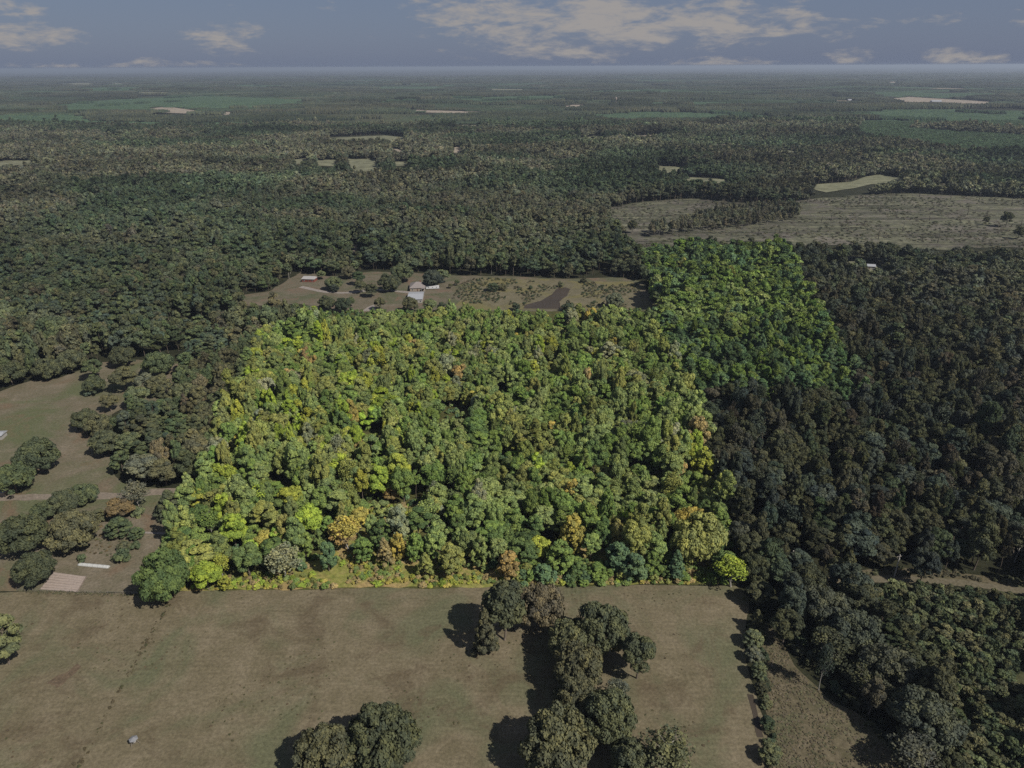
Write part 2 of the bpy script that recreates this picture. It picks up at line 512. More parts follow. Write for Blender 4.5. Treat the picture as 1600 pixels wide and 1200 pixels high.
def ribbon(name, px_pts, width, mat, zoff, label, cat, s=0, kind='structure'):
    P = [G(*q) for q in px_pts]
    pts = []
    for i in range(len(P) - 1):
        k = max(2, int(np.hypot(*(P[i + 1] - P[i])) / 3))
        for j in range(k): pts.append(P[i] + (P[i + 1] - P[i]) * j / k)
    pts.append(P[-1]); pts = np.array(pts)
    for _ in range(3): pts[1:-1] = (pts[:-2] + pts[1:-1] * 2 + pts[2:]) / 4
    t = np.gradient(pts, axis=0); t /= np.linalg.norm(t, axis=1)[:, None]
    n = np.stack([-t[:, 1], t[:, 0]], 1)
    w = width / 2 * (0.8 + 0.4 * vnoise(pts[:, 0] / 5, pts[:, 1] / 5, 31 + s))[:, None]
    A, B = pts + n * w, pts - n * w
    z = relief(pts[:, 0], pts[:, 1]) + zoff
    V = np.concatenate([np.c_[A, z], np.c_[B, z]]); m = len(pts)
    i = np.arange(m - 1); F = np.stack([i, i + m, i + m + 1, i + 1], 1)
    o = link(name, mesh_np(name, V, F, [mat]))
    return tag(o, label, cat, kind=kind)

# ---- clearings, as seen in the photograph (1600 x 1200)
LOT = [(214, 925), (418, 514), (450, 514), (494, 488), (1030, 486), (996, 399), (1226, 393), (1352, 625), (1089, 631), (1174, 912)]
P_HAY = [(-200, 928), (30, 925), (215, 926), (500, 919), (900, 914), (1150, 915), (1172, 935), (1165, 975), (1160, 1010), (1172, 1060), (1190, 1110), (1205, 1160), (1215, 1260), (-260, 1260)]
P_STRIP = [(1196, 975), (1215, 990), (1240, 1040), (1290, 1090), (1345, 1120), (1400, 1170), (1430, 1260), (1212, 1260), (1205, 1160), (1190, 1080), (1183, 1020)]
P_PAST = [(-120, 625), (0, 612), (25, 602), (50, 594), (90, 592), (125, 578), (160, 566), (205, 562), (290, 566), (285, 590), (262, 612), (240, 640), (190, 640),
          (160, 655), (138, 672), (144, 700), (172, 712), (178, 740), (190, 752), (248, 764), (285, 770), (310, 768), (300, 785), (262, 845), (214, 926), (30, 925), (-200, 928)]
P_HOUSE = [(470, 425), (520, 432), (580, 424), (640, 426), (700, 430), (800, 432), (880, 436), (960, 433), (1000, 438), (1030, 486), (700, 487), (520, 489), (470, 475), (380, 478), (372, 462), (420, 455)]
P_CUT = [(948, 326), (1010, 316), (1080, 311), (1140, 316), (1200, 320), (1260, 313), (1330, 306), (1420, 302), (1500, 306), (1640, 312), (1640, 388), (1560, 386), (1480, 390),
         (1420, 388), (1330, 382), (1250, 384), (1150, 380), (1060, 388), (1005, 396), (985, 375), (962, 350)]
P_RCLEAR = [(1300, 412), (1330, 408), (1370, 414), (1395, 420), (1385, 432), (1355, 432), (1335, 428), (1315, 422)]
P_THICK = [(1335, 918), (1400, 912), (1640, 928), (1640, 1260), (1500, 1260), (1470, 1150), (1440, 1060), (1380, 1000), (1335, 960)]
FAR_MORE = [(730, 196, 26, 2), (620, 236, 14, 3), (835, 243, 18, 2), (420, 232, 22, 2), (60, 205, 30, 2), (175, 214, 22, 2), (330, 268, 16, 2), (1130, 226, 20, 2), (1230, 238, 22, 3), (900, 166, 24, 1.5), (1120, 148, 40, 1.4),
            (540, 142, 40, 1.3), (240, 148, 40, 1.4), (1010, 262, 10, 2), (790, 140, 50, 1.2), (1010, 132, 46, 1.1), (150, 132, 60, 1.1), (1480, 142, 40, 1.2), (1310, 212, 16, 2), (690, 266, 14, 2.5)]
FAR = [  # visible clearings far out
    ('far_field', [(455, 251), (482, 248), (485, 258), (458, 259)], 'small pale hayfield between woods, left of the larger far pasture'),
    ('far_field', [(492, 252), (530, 250), (528, 262), (495, 261)], 'short green meadow strip beside the larger far pasture'),
    ('far_field', [(541, 249), (585, 249), (592, 262), (582, 271), (560, 270), (545, 262)], 'light green far pasture, largest of the clearings left of centre'),
    ('far_field', [(612, 254), (640, 253), (640, 260), (615, 262)], 'narrow green clearing right of the larger far pasture'),
    ('far_field', [(512, 214), (600, 210), (637, 214), (630, 221), (560, 222), (515, 219)], 'long thin hayfield beyond the far pastures'),
    ('far_tan', [(233, 175), (262, 172), (300, 176), (370, 178), (366, 182), (290, 181), (240, 180)], 'pinkish stubble field in the distant forest at left'),
    ('far_tan', [(640, 172), (760, 174), (760, 177), (645, 176)], 'faint tan strip in the distant forest'),
    ('far_field', [(902, 216), (935, 212), (950, 216), (905, 221)], 'thin pale field behind woods right of centre'),
    ('far_tan', [(972, 214), (1030, 211), (1048, 216), (1010, 219), (975, 217)], 'pale dirt-toned field behind woods right of centre'),
    ('far_field', [(1022, 260), (1070, 262), (1075, 268), (1040, 272), (1025, 266)], 'green clearing around the far cottage'),
    ('far_field', [(1066, 276), (1120, 280), (1146, 282), (1140, 288), (1090, 288), (1070, 284)], 'green clearing in front of the far cottage'),
    ('far_field', [(1262, 290), (1330, 285), (1352, 277), (1372, 273), (1414, 279), (1412, 284), (1360, 289), (1340, 294), (1290, 302), (1270, 297)], 'bright green crescent meadow behind the cutover land'),
    ('far_tan', [(1395, 154), (1420, 152), (1500, 156), (1545, 159), (1540, 165), (1450, 161), (1400, 158)], 'broad tan field far off at right'),
    ('far_tan', [(1505, 165), (1640, 166), (1640, 171), (1515, 169)], 'long tan field strip far off at right edge'),
    ('far_tan', [(1302, 157), (1328, 157), (1328, 160), (1304, 160)], 'tiny tan field far off right of centre'),
    ('far_tan', [(1385, 130), (1404, 130), (1404, 133), (1386, 133)], 'tiny pale field near the horizon at right'),
    ('far_field', [(-30, 256), (20, 251), (54, 252), (52, 260), (-30, 263)], 'pale grass field at the left edge beyond the woods'),
    ('far_field', [(122, 306), (150, 302), (155, 309), (126, 311)], 'tiny grass clearing in the woods at left'),
    ('far_tan', [(705, 231), (722, 230), (724, 238), (708, 241)], 'little pale yard clearing in the woods above centre'),
    ('far_field', [(217, 278), (232, 277), (233, 284), (218, 284)], 'tiny tan clearing in the woods left of centre'),
    ('far_tan', [(545, 383), (565, 382), (556, 398), (546, 396)], 'bare sandy gap in the woods behind the farmhouse'),
]
for i_, (a_, b_, w_, h_) in enumerate(FAR_MORE):
    FAR.append((('far_field', 'far_tan')[i_ % 2], [(a_ - w_, b_ + h_ * .3), (a_ - w_ * .4, b_ - h_), (a_ + w_ * .5, b_ - h_ * .8), (a_ + w_, b_ + h_ * .2), (a_ + w_ * .3, b_ + h_), (a_ - w_ * .5, b_ + h_ * .9)],
                'small pale clearing in the distant forest'))
sheet('field', P_HAY, M['hay'], 0.012, 'brownish mown hayfield filling the foreground', 'field', amp=0.8)
sheet('grass_strip', P_STRIP, M['strip'], 0.008, 'rough brown grass strip between hedge line and dark woods', 'field', amp=1.5)
sheet('pasture', P_PAST, M['pasture'], 0.004, 'dry patchy pasture with scattered oaks on the left', 'field', amp=1.5)
sheet('yard', P_HOUSE, M['yard'], 0.02, 'grassy yard around the farmhouse behind the bright woodland', 'field', amp=2)
sheet('weedy_flat', [(730, 445), (745, 434), (850, 436), (900, 440), (990, 440), (1025, 482), (705, 485), (718, 468)], M['weedy'], 0.05, 'reddish weedy flat around the brown pond', 'field', amp=2)
sheet('cutover_land', P_CUT, M['clearcut'], 0.3, 'grey-brown logged land with brush and dead snags', 'field', amp=8, step=10)
sheet('clearing', P_RCLEAR, M['far_field'], 0.03, 'small grassy clearing in the dark woods right of the bright woodland', 'field', amp=1)
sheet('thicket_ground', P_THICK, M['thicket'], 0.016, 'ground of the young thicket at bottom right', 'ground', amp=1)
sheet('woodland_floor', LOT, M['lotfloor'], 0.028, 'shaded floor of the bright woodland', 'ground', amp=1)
sheet('brush_ground', [(225, 923), (330, 915), (420, 900), (470, 885), (520, 850), (560, 800), (600, 788), (650, 795), (660, 830), (640, 870), (800, 880), (860, 860), (900, 800), (880, 760),
      (930, 735), (1000, 740), (1060, 765), (1070, 790), (1020, 830), (1040, 870), (1160, 895), (1172, 911)], M['brush'], 0.05, 'yellow-green weeds and dry brush along the front of the bright woodland', 'ground', amp=2)
sheet('sandy_gap', [(292, 795), (300, 768), (318, 764), (316, 772), (300, 790)], ground_mat('sand', (.26, .2, .11), (.32, .25, .14), (.38, .3, .18), scale=.1), 0.06, 'sandy opening at the left edge of the bright woodland', 'ground', amp=.5)
for mk, poly, lab in FAR:
    sheet('meadow' if mk == 'far_field' else 'open_field', poly, M[mk], 0.9, lab, 'field', amp=3, step=12)
sheet('water', [(818, 482), (822, 476), (845, 470), (862, 460), (872, 450), (884, 449), (892, 452), (886, 462), (874, 472), (876, 483)], M['water'], 0.09, 'brown muddy pond behind the bright woodland', 'pond', amp=1)
sheet('bare_soil', [(72, 1068), (100, 1050), (122, 1036), (126, 1042), (108, 1062), (84, 1078)], M['bare_red'], 0.03, 'reddish bare soil patch in the hayfield at left', 'soil', amp=2.4, step=1.2)
ribbon('ditch_water', [(1172, 1085), (1180, 1112), (1184, 1140), (1188, 1152)], 1.9, M['water'], 0.05, 'brown water in the ditch beside the hedge line', 'ditch')
ribbon('dirt_road', [(-60, 781), (0, 778), (80, 776), (150, 774), (180, 776), (240, 768), (300, 768)], 5.5, M['dirt'], 0.03, 'pale dirt road crossing the pasture under the oaks', 'road')
ribbon('dirt_track', [(1290, 908), (1340, 905), (1400, 904), (1470, 908), (1540, 915), (1640, 930)], 4.2, ground_mat('track_grass', (.085, .075, .045), (.105, .09, .06), (.12, .105, .075), scale=.1), 0.04, 'narrow grassy track along the edge of the dark woods', 'track')
ribbon('driveway', [(470, 448), (505, 456), (540, 458), (590, 452), (640, 457)], 5, M['gravel'], 0.05, 'gravel drive leading to the farmhouse', 'driveway')
ribbon('garden_edge', [(225, 832), (262, 834)], 1.2, M['gravel'], 0.05, 'pale track end near the woodland edge', 'track')
sheet('verge', [(1300, 908), (1335, 894), (1400, 886), (1470, 892), (1560, 902), (1640, 914), (1640, 925), (1540, 911), (1470, 905), (1400, 901), (1340, 905)], M['strip'], 0.03, 'brown weedy verge between the grassy track and the dark woods', 'verge', amp=1)
sheet('drive_apron', [(566, 486), (574, 480), (584, 476), (588, 486)], M['gravel'], 0.055, 'grey gravel patch at the back edge of the bright woodland', 'driveway', amp=.4)

# ------------------------------------------------------------------ tree prototypes
def rand_dirs(n, rng, zmin=-1.0):
    z = rng.uniform(zmin, 1, n); a = rng.uniform(0, 2 * np.pi, n); r = np.sqrt(1 - z * z)
    return np.stack([r * np.cos(a), r * np.sin(a), z], 1)

def quads(C, Nn, size, rng, aspect=1.0, bend=0.0):
    n = len(C)
    t = rand_dirs(n, rng); T = np.cross(Nn, t); T /= np.linalg.norm(T, axis=1)[:, None] + 1e-9
    B = np.cross(Nn, T)
    s = (size * rng.uniform(0.6, 1.35, n))[:, None]
    T = T * s * aspect; B = B * s
    j = lambda: rng.uniform(0.65, 1.15, (n, 1))
    V = np.stack([C - T * j() - B * j() * .6, C + T * j() - B * j(), C + T * j() * .7 + B * j(), C - T * j() + B * j() * .8], 1).reshape(-1, 3)
    F = np.arange(n * 4).reshape(n, 4)
    return V, F

def crown_from_lobes(lobes, n_leaf, size, rng, jitter=0.42, aspect=1.0, zmin=-0.55, updrift=0.15):
    "lobes: (x,y,z,rxy,rz,vary)"
    lobes = np.asarray(lobes, float)
    w = lobes[:, 3] ** 2; idx = rng.choice(len(lobes), n_leaf, p=w / w.sum())
    d = rand_dirs(n_leaf, rng, zmin)
    lb = lobes[idx]
    rad = rng.uniform(0.72, 1.06, n_leaf)[:, None]
    C = lb[:, :3] + d * rad * np.stack([lb[:, 3], lb[:, 3], lb[:, 4]], 1)
    Nn = d + rng.normal(0, jitter, (n_leaf, 3)); Nn[:, 2] += updrift
    Nn /= np.linalg.norm(Nn, axis=1)[:, None]
    V, F = quads(C, Nn, size, rng, aspect)
    vary = np.clip(lb[:, 5] + rng.normal(0, 0.14, n_leaf), 0, 1)
    return V, F, np.repeat(vary, 4)

def lobes_ellipsoid(n, R, zc, rz, lobe_r, rng, egg=0.0, flat=0.8, fill=0.25, lump=0.22):
    out = []
    lx, ly = rng.uniform(-50, 50, 2)
    for i in range(n):
        d = rand_dirs(1, rng, -0.75)[0]
        inner = rng.random() < fill
        r = rng.uniform(0.3, 0.65) if inner else rng.uniform(0.82, 1.0)
        r *= 1 + lump * 2 * (float(fbm(d[0] * 1.7 + lx, d[1] * 1.7 + d[2] + ly, 1, 2)) - 0.5)
        taper = 1 - egg * max(0, d[2])
        lr = lobe_r * rng.uniform(0.7, 1.35)
        out.append((d[0] * (R - lr * .6) * r * taper, d[1] * (R - lr * .6) * r * taper, zc + d[2] * (rz - lr * .5) * r, lr, lr * flat, rng.uniform(0.2, 0.8)))
    return out

def limb_mesh(name, H, r, rng, n=7, spread=0.3, z0=0.3, mat='bark', top=0.75, twig=0):
    mb = MB()
    z = 0; p = Vector((0, 0, -0.3)); rr = r * 1.25
    segs = 4; pts = [p]
    for i in range(segs):
        q = Vector((rng.normal(0, .015 * H), rng.normal(0, .015 * H), H * top * (i + 1) / segs))
        r2 = r * (1 - 0.75 * (i + 1) / segs)
        mb.tube(pts[-1], q, rr, r2, 7); pts.append(q); rr = r2
    for i in range(n):
        t = rng.uniform(z0, 0.95) ; a = rng.uniform(0, 2 * np.pi)
        k = min(segs - 1, int(t * segs)); base = pts[k].lerp(pts[k + 1], t * segs - k)
        ln = spread * H * rng.uniform(.6, 1.1) * (1.15 - t * .6)
        mid = base + Vector((math.cos(a) * ln * .55, math.sin(a) * ln * .55, ln * .35))
        end = base + Vector((math.cos(a) * ln, math.sin(a) * ln, ln * .8))
        lr = r * .38 * (1.1 - t * .6)
        mb.tube(base, mid, lr, lr * .65, 5); mb.tube(mid, end, lr * .65, lr * .2, 4)
        for _ in range(twig):
            s_ = mid.lerp(end, rng.uniform(0, 1)); b = rng.uniform(0, 2 * np.pi); l2 = ln * rng.uniform(.25, .5)
            mb.tube(s_, s_ + Vector((math.cos(b) * l2, math.sin(b) * l2, l2 * .7)), lr * .35, lr * .1, 3)
    return mesh_py(name, mb.V, mb.F, M[mat])

def make_crown(kind, seed, lod):
    """nominal trees: width 10 m, height 15 m (oak: 20 x 15, pine: 8 x 20, bush: 4 x 3)"""
    rng = np.random.default_rng(seed)
    q = {0: 1.0, 1: 0.15, 2: 0.04}[lod]
    sz = {0: 1.0, 1: 2.1, 2: 4.0}[lod] * (1 if lod == 0 else 1.0)
    if kind == 'oak':
        lb = lobes_ellipsoid(int(max(26, 120 * (1 if lod == 0 else .4))), 10, 8.2, 6.6, 2.0 if lod == 0 else 2.8, rng, egg=.12, lump=.3)
        return crown_from_lobes(lb, int(18000 * q), .345 * sz, rng)
    if kind == 'round':
        lb = lobes_ellipsoid(int(max(9, 55 * (1 if lod == 0 else .3))), 5, 9.3, 5.6, 1.25 if lod == 0 else 2.0, rng, egg=.2, lump=.25)
        return crown_from_lobes(lb, int(8200 * q), .265 * sz, rng)
    if kind == 'tall':
        lb = lobes_ellipsoid(int(max(9, 60 * (1 if lod == 0 else .3))), 4.6, 9.0, 6.4, 1.1 if lod == 0 else 1.9, rng, egg=.5, lump=.3)
        return crown_from_lobes(lb, int(8200 * q), .26 * sz, rng)
    if kind == 'egg':    # dense, foliage down to the ground
        lb = lobes_ellipsoid(int(max(9, 85 * (1 if lod == 0 else .3))), 5, 7.4, 7.4, .95 if lod == 0 else 1.8, rng, egg=.35, lump=.12)
        return crown_from_lobes(lb, int(9600 * q), .245 * sz, rng, zmin=-.8)
    if kind == 'cone':
        lb = []
        n = int(max(10, 75 * (1 if lod == 0 else .3)))
        for i in range(n):
            t = rng.random() ** .8; a = rng.uniform(0, 2 * np.pi); R = 5.0 * (1 - t) ** .75 * rng.uniform(.7, 1)
            r_ = (1.25 if lod == 0 else 2) * (1.1 - .6 * t)
            lb.append((math.cos(a) * R, math.sin(a) * R, 1.2 + 13 * t, r_, r_ * .55, rng.uniform(.2, .8)))
        return crown_from_lobes(lb, int(5200 * q), .28 * sz, rng, aspect=1.5)
    if kind == 'pine':   # open, tufted, on a bare stem
        lb = []
        n = int(max(8, 42 * (1 if lod == 0 else .35)))
        for i in range(n):
            t = rng.random(); a = rng.uniform(0, 2 * np.pi)
            R = 4.0 * math.sin(math.pi * min(1, .18 + t * .82) ** 1.1) ** .6 * rng.uniform(.35, 1)
            r_ = (1.05 if lod == 0 else 1.7) * rng.uniform(.75, 1.25)
            lb.append((math.cos(a) * R, math.sin(a) * R, 9.5 + 9.8 * t, r_, r_ * .6, rng.uniform(.15, .85)))
        return crown_from_lobes(lb, int(6500 * q), .245 * sz, rng, aspect=1.6, zmin=-.3, jitter=.75)
    if kind == 'thin':   # half bare, fine twigs
        lb = lobes_ellipsoid(int(max(9, 60 * (1 if lod == 0 else .3))), 5, 9.3, 5.6, 1.3 if lod == 0 else 2.0, rng, egg=.2, lump=.45, fill=.5)
        return crown_from_lobes(lb, int(2600 * q), .24 * sz, rng, jitter=1.2)
    if kind == 'bush':
        lb = lobes_ellipsoid(int(max(5, 16 * (1 if lod == 0 else .5))), 2, 1.3, 1.6, .75, rng, lump=.35)
        return crown_from_lobes(lb, int(900 * max(q, .12)), .22 * min(sz, 2.4), rng, zmin=-.3)
    if kind == 'sapling':
        lb = lobes_ellipsoid(12, 1.5, 2.3, 2.3, .6, rng, egg=.5, lump=.4)
        return crown_from_lobes(lb, 620, .2, rng, zmin=-.3, aspect=1.4, jitter=.8)

NOM = {'oak': (20, 15), 'round': (10, 15), 'tall': (9, 15.5), 'egg': (10, 15), 'cone': (10, 15), 'pine': (8.4, 20), 'thin': (10, 15), 'bush': (4, 3), 'sapling': (3, 4.6)}
CROWN = {}; TRUNK = {}
protos = bpy.data.collections.new('foliage_sources')
PIDX = {}
_pn = 0
def trunk_for(kind, seed):
    rng = np.random.default_rng(seed + 900)
    W, H = NOM[kind]
    if kind == 'oak': return limb_mesh('trunk', H, .45, rng, 12, .5, .25, top=.7)
    if kind == 'pine': return limb_mesh('trunk', H, .24, rng, 12, .16, .5, top=.95)
    if kind == 'thin': return limb_mesh('trunk', H, .22, rng, 16, .3, .3, 'pale_bark', top=.9, twig=3)
    if kind in ('bush', 'sapling'): return limb_mesh('stem', H, .05, rng, 4, .3, .2, top=.7)
    return limb_mesh('trunk', H, .25, rng, 9, .26, .3, top=.85)
NV = {'oak': 3, 'round': 4, 'tall': 3, 'egg': 3, 'cone': 2, 'pine': 4, 'thin': 2, 'bush': 3, 'sapling': 3}
for kind, nv in NV.items():
    for v in range(nv):
        for lod in (0, 1, 2):
            if kind in ('oak', 'sapling') and lod: continue
            if kind == 'bush' and lod == 2: continue
            sd = sum(map(ord, kind)) * 13 + v * 7
            V, F, vary = make_crown(kind, sd, lod)
            if lod == 0:
                CROWN[kind, v] = mesh_np('crown', V, F, [M['leaf']], attrs={'vary': vary})
                TRUNK[kind, v] = trunk_for(kind, sd)
            # joined copy for the woods
            mats = [M['leaf'], M['pale_bark'] if kind == 'thin' else M['bark']]
            W, H = NOM[kind]
            n0 = len(V)
            if lod == 0:
                tm = TRUNK[kind, v]
                tv = np.array([w.co[:] for w in tm.vertices]); tf = np.array([p.vertices[:] for p in tm.polygons if len(p.vertices) == 4])
            else:
                r = .22; h = H * (.7 if kind != 'pine' else .9)
                tv = np.array([(r, 0, 0), (-r * .5, r * .87, 0), (-r * .5, -r * .87, 0), (r * .3, 0, h), (-r * .15, r * .26, h), (-r * .15, -r * .26, h)])
                tf = np.array([(0, 1, 4, 3), (1, 2, 5, 4), (2, 0, 3, 5)])
            V2 = np.concatenate([V, tv]); F2 = np.concatenate([F, tf + n0])
            me = mesh_np('tree_source', V2, F2, mats, midx=np.r_[np.zeros(len(F), int), np.ones(len(tf), int)], attrs={'vary': np.r_[vary, np.full(len(tv), .5)]})
            po = bpy.data.objects.new('src_%03d' % _pn, me); protos.objects.link(po)
            PIDX[kind, v, lod] = _pn; _pn += 1

def kind_lod(kind, lod):
    if kind in ('oak', 'sapling'): return 0
    if kind == 'bush': return min(lod, 1)
    return lod

# whole patches of canopy for the far forest
TILE = 70.0
def canopy_patch(seed, piney):
    rng = np.random.default_rng(seed)
    sp = 7.5 if not piney else 5.5
    n = int(TILE / sp)
    gx, gy = np.meshgrid(np.arange(n), np.arange(n))
    X = (gx.ravel() + rng.uniform(.1, .9, n * n)) * sp - TILE / 2; Y = (gy.ravel() + rng.uniform(.1, .9, n * n)) * sp - TILE / 2
    Vs, Fs, va = [], [], []
    # low dome: 2 rings + top
    k = 6
    for x, y in zip(X, Y):
        h = rng.uniform(12, 19) if not piney else rng.uniform(9, 12)
        w = sp * rng.uniform(.55, .85); b = len(Vs)
        for ring, (rr, zz) in enumerate(((.95, .35), (.8, .78))):
            for i in range(k):
                a = 2 * np.pi * (i + .5 * ring) / k; s = rng.uniform(.75, 1.15)
                Vs.append((x + math.cos(a) * w * rr * s, y + math.sin(a) * w * rr * s, h * zz * rng.uniform(.92, 1.05)))
        Vs.append((x, y, h))
        v0 = rng.uniform(.1, .9)
        va += [v0] * (2 * k + 1)
        for i in range(k):
            j = (i + 1) % k
            Fs.append((b + i, b + j, b + k + i)); Fs.append((b + j, b + k + j, b + k + i))
            Fs.append((b + k + i, b + k + j, b + 2 * k))
    return mesh_np('canopy_source', Vs, Fs, [M['leaf']], attrs={'vary': va})
PATCH = bpy.data.collections.new('canopy_sources')
for i in range(8):
    po = bpy.data.objects.new('src_%03d' % i, canopy_patch(500 + i, i >= 5)); PATCH.objects.link(po)

def gn_scatter(name, pts, idx, rot, scl, tint, coll, label, cat):
    pts = np.asarray(pts, np.float32); n = len(pts)
    me = bpy.data.meshes.new(name)
    me.vertices.add(n); me.vertices.foreach_set('co', pts.ravel())
    a = me.attributes.new('idx', 'INT', 'POINT'); a.data.foreach_set('value', np.asarray(idx, np.int32))
    a = me.attributes.new('rz', 'FLOAT', 'POINT'); a.data.foreach_set('value', np.asarray(rot, np.float32))
    a = me.attributes.new('scl', 'FLOAT_VECTOR', 'POINT'); a.data.foreach_set('vector', np.asarray(scl, np.float32).ravel())
    a = me.attributes.new('tint', 'FLOAT_VECTOR', 'POINT'); a.data.foreach_set('vector', np.asarray(tint, np.float32).ravel())
    me.materials.append(M['leaf'])
    o = link(name, me)
    ng = bpy.data.node_groups.new(name, 'GeometryNodeTree')
    ng.interface.new_socket('Geometry', in_out='INPUT', socket_type='NodeSocketGeometry')
    ng.interface.new_socket('Geometry', in_out='OUTPUT', socket_type='NodeSocketGeometry')
    N, L = ng.nodes, ng.links
    gi, go = N.new('NodeGroupInput'), N.new('NodeGroupOutput')
    ci = N.new('GeometryNodeCollectionInfo'); ci.inputs['Collection'].default_value = coll
    ci.inputs['Separate Children'].default_value = True; ci.inputs['Reset Children'].default_value = True
    iop = N.new('GeometryNodeInstanceOnPoints'); iop.inputs['Pick Instance'].default_value = True
    def attr(nm, tp):
        k = N.new('GeometryNodeInputNamedAttribute'); k.data_type = tp; k.inputs['Name'].default_value = nm
        return k.outputs['Attribute']
    cx = N.new('ShaderNodeCombineXYZ'); L.new(attr('rz', 'FLOAT'), cx.inputs[2])
    L.new(gi.outputs[0], iop.inputs['Points']); L.new(ci.outputs[0], iop.inputs['Instance'])
    L.new(attr('idx', 'INT'), iop.inputs['Instance Index'])
    L.new(cx.outputs[0], iop.inputs['Rotation']); L.new(attr('scl', 'FLOAT_VECTOR'), iop.inputs['Scale'])
    L.new(iop.outputs[0], go.inputs[0])
    md = o.modifiers.new('scatter', 'NODES'); md.node_group = ng
    return tag(o, label, cat, kind='stuff')

# ------------------------------------------------------------------ tints (leaf colour, some with brightness or dimming painted in)
T = {
 'oakdark': (0.072, 0.080, 0.046), 'olive': (0.098, 0.098, 0.055), 'brownish': (0.100, 0.092, 0.060), 'green': (0.078, 0.096, 0.050),
 'bluegreen': (0.068, 0.090, 0.062), 'greyish': (0.108, 0.114, 0.078), 'rust': (0.115, 0.088, 0.048), 'palegreen': (0.110, 0.125, 0.066),
 'd_olive': (0.064, 0.068, 0.040), 'd_brown': (0.066, 0.062, 0.044), 'd_blue': (0.054, 0.066, 0.052), 'd_grey': (0.076, 0.083, 0.058), 'd_green': (0.054, 0.070, 0.042),  # d_: right-hand woods, dimming towards the right put into leaf colour
'young': (0.064, 0.098, 0.058),
 'l_green': (0.132, 0.190, 0.056), 'l_mid': (0.168, 0.215, 0.080), 'l_yellow': (0.25, 0.275, 0.055), 'l_bright': (0.22, 0.29, 0.050), 'l_gold': (0.31, 0.27, 0.075),  # l_: lot trees, brighter than the dimmed surroundings by painted leaf colour
 'l_orange': (0.27, 0.205, 0.085), 'l_blue': (0.105, 0.165, 0.085), 'l_dark': (0.092, 0.135, 0.050), 'l_grey': (0.205, 0.225, 0.135), 'l_olive': (0.195, 0.215, 0.070), 'l_red': (0.28, 0.14, 0.08),
 'l_pine': (0.082, 0.130, 0.060), 'l_brown': (0.29, 0.23, 0.11),
}
for _k in T:
    if _k.startswith('l_'): T[_k] = (T[_k][0] * 1.08, T[_k][1] * 1.06, T[_k][2] * 1.03)
    elif not _k.startswith('d_'): T[_k] = tuple(q_ * 1.13 for q_ in T[_k])
    else: T[_k] = tuple(q_ * 1.06 for q_ in T[_k])
WORDS = {'young': 'fresh dark green', 'oakdark': 'dark green', 'olive': 'olive green', 'brownish': 'brownish green', 'green': 'mid green', 'bluegreen': 'bluish green', 'greyish': 'grey-green', 'rust': 'rusty orange',
 'palegreen': 'pale green', 'd_olive': 'dark olive', 'd_brown': 'dark brown-green', 'd_blue': 'dark bluish', 'd_grey': 'dull grey', 'd_green': 'dark green',
 'l_green': 'fresh green', 'l_mid': 'light green', 'l_yellow': 'yellow-green', 'l_bright': 'bright lime-green', 'l_gold': 'golden yellow', 'l_orange': 'orange-tinged',
 'l_blue': 'blue-green', 'l_dark': 'deep green', 'l_grey': 'pale grey-green', 'l_olive': 'olive-yellow', 'l_red': 'reddish', 'l_pine': 'deep pine-green', 'l_brown': 'tan-brown'}
KNAME = {'oak': ('oak_tree', 'spreading oak'), 'round': ('broadleaf_tree', 'round-crowned broadleaf tree'), 'tall': ('broadleaf_tree', 'tall narrow-crowned broadleaf tree'),
 'egg': ('bushy_tree', 'dense egg-shaped tree'), 'cone': ('cedar_tree', 'cone-shaped cedar'), 'pine': ('pine_tree', 'pine'), 'thin': ('thin_tree', 'sparse half-bare tree'), 'bush': ('bush', 'bush'), 'sapling': ('young_tree', 'young tree')}

placed = []   # x, y, radius of hand-placed trees
def add_tree(kind, x, y, w, h, tint, label, group=None, v=None, z=0.0):
    W, H = NOM[kind]
    v = random.randrange(NV[kind]) if v is None else v
    r = empty(KNAME[kind][0], x, y, z, random.uniform(0, 6.28))
    r.scale = (w / W, w / W, h / H)
    cat = 'bush' if kind == 'bush' else 'tree'
    tag(r, label, cat, group)
    c = link('crown' if kind != 'bush' else 'foliage', CROWN[kind, v], r)
    j = np.array([random.uniform(.965, 1.035) for _ in range(3)]) * random.uniform(.9, 1.14)
    c['tint'] = [float(k) for k in np.array(tint) * j]
    link('trunk' if kind not in ('bush', 'sapling') else 'stem', TRUNK[kind, v], r)
    return r

def hand(px, py, wpx, kind, tint, label, hr=None, group=None):
    "place a tree by the centre and width of its crown in the photograph"
    W, H = NOM[kind]
    z = 8.0
    for _ in range(4):
        (g, t) = Gz(px, py, z)
        slant = t
        w = wpx * slant / FPX
        h = w * (hr if hr else H / W)
        z = h * (.5 if kind in ('egg', 'bush', 'cone', 'sapling') else .58)
    placed.append((g[0], g[1], w / 2))
    if group == gF: w *= 1.12; h *= 1.5
    if group == gR and kind in ('egg', 'tall', 'cone'): h *= 1.2; w *= 1.06
    add_tree(kind, g[0], g[1], w, h, T[tint], label, group)
    return g, w, h

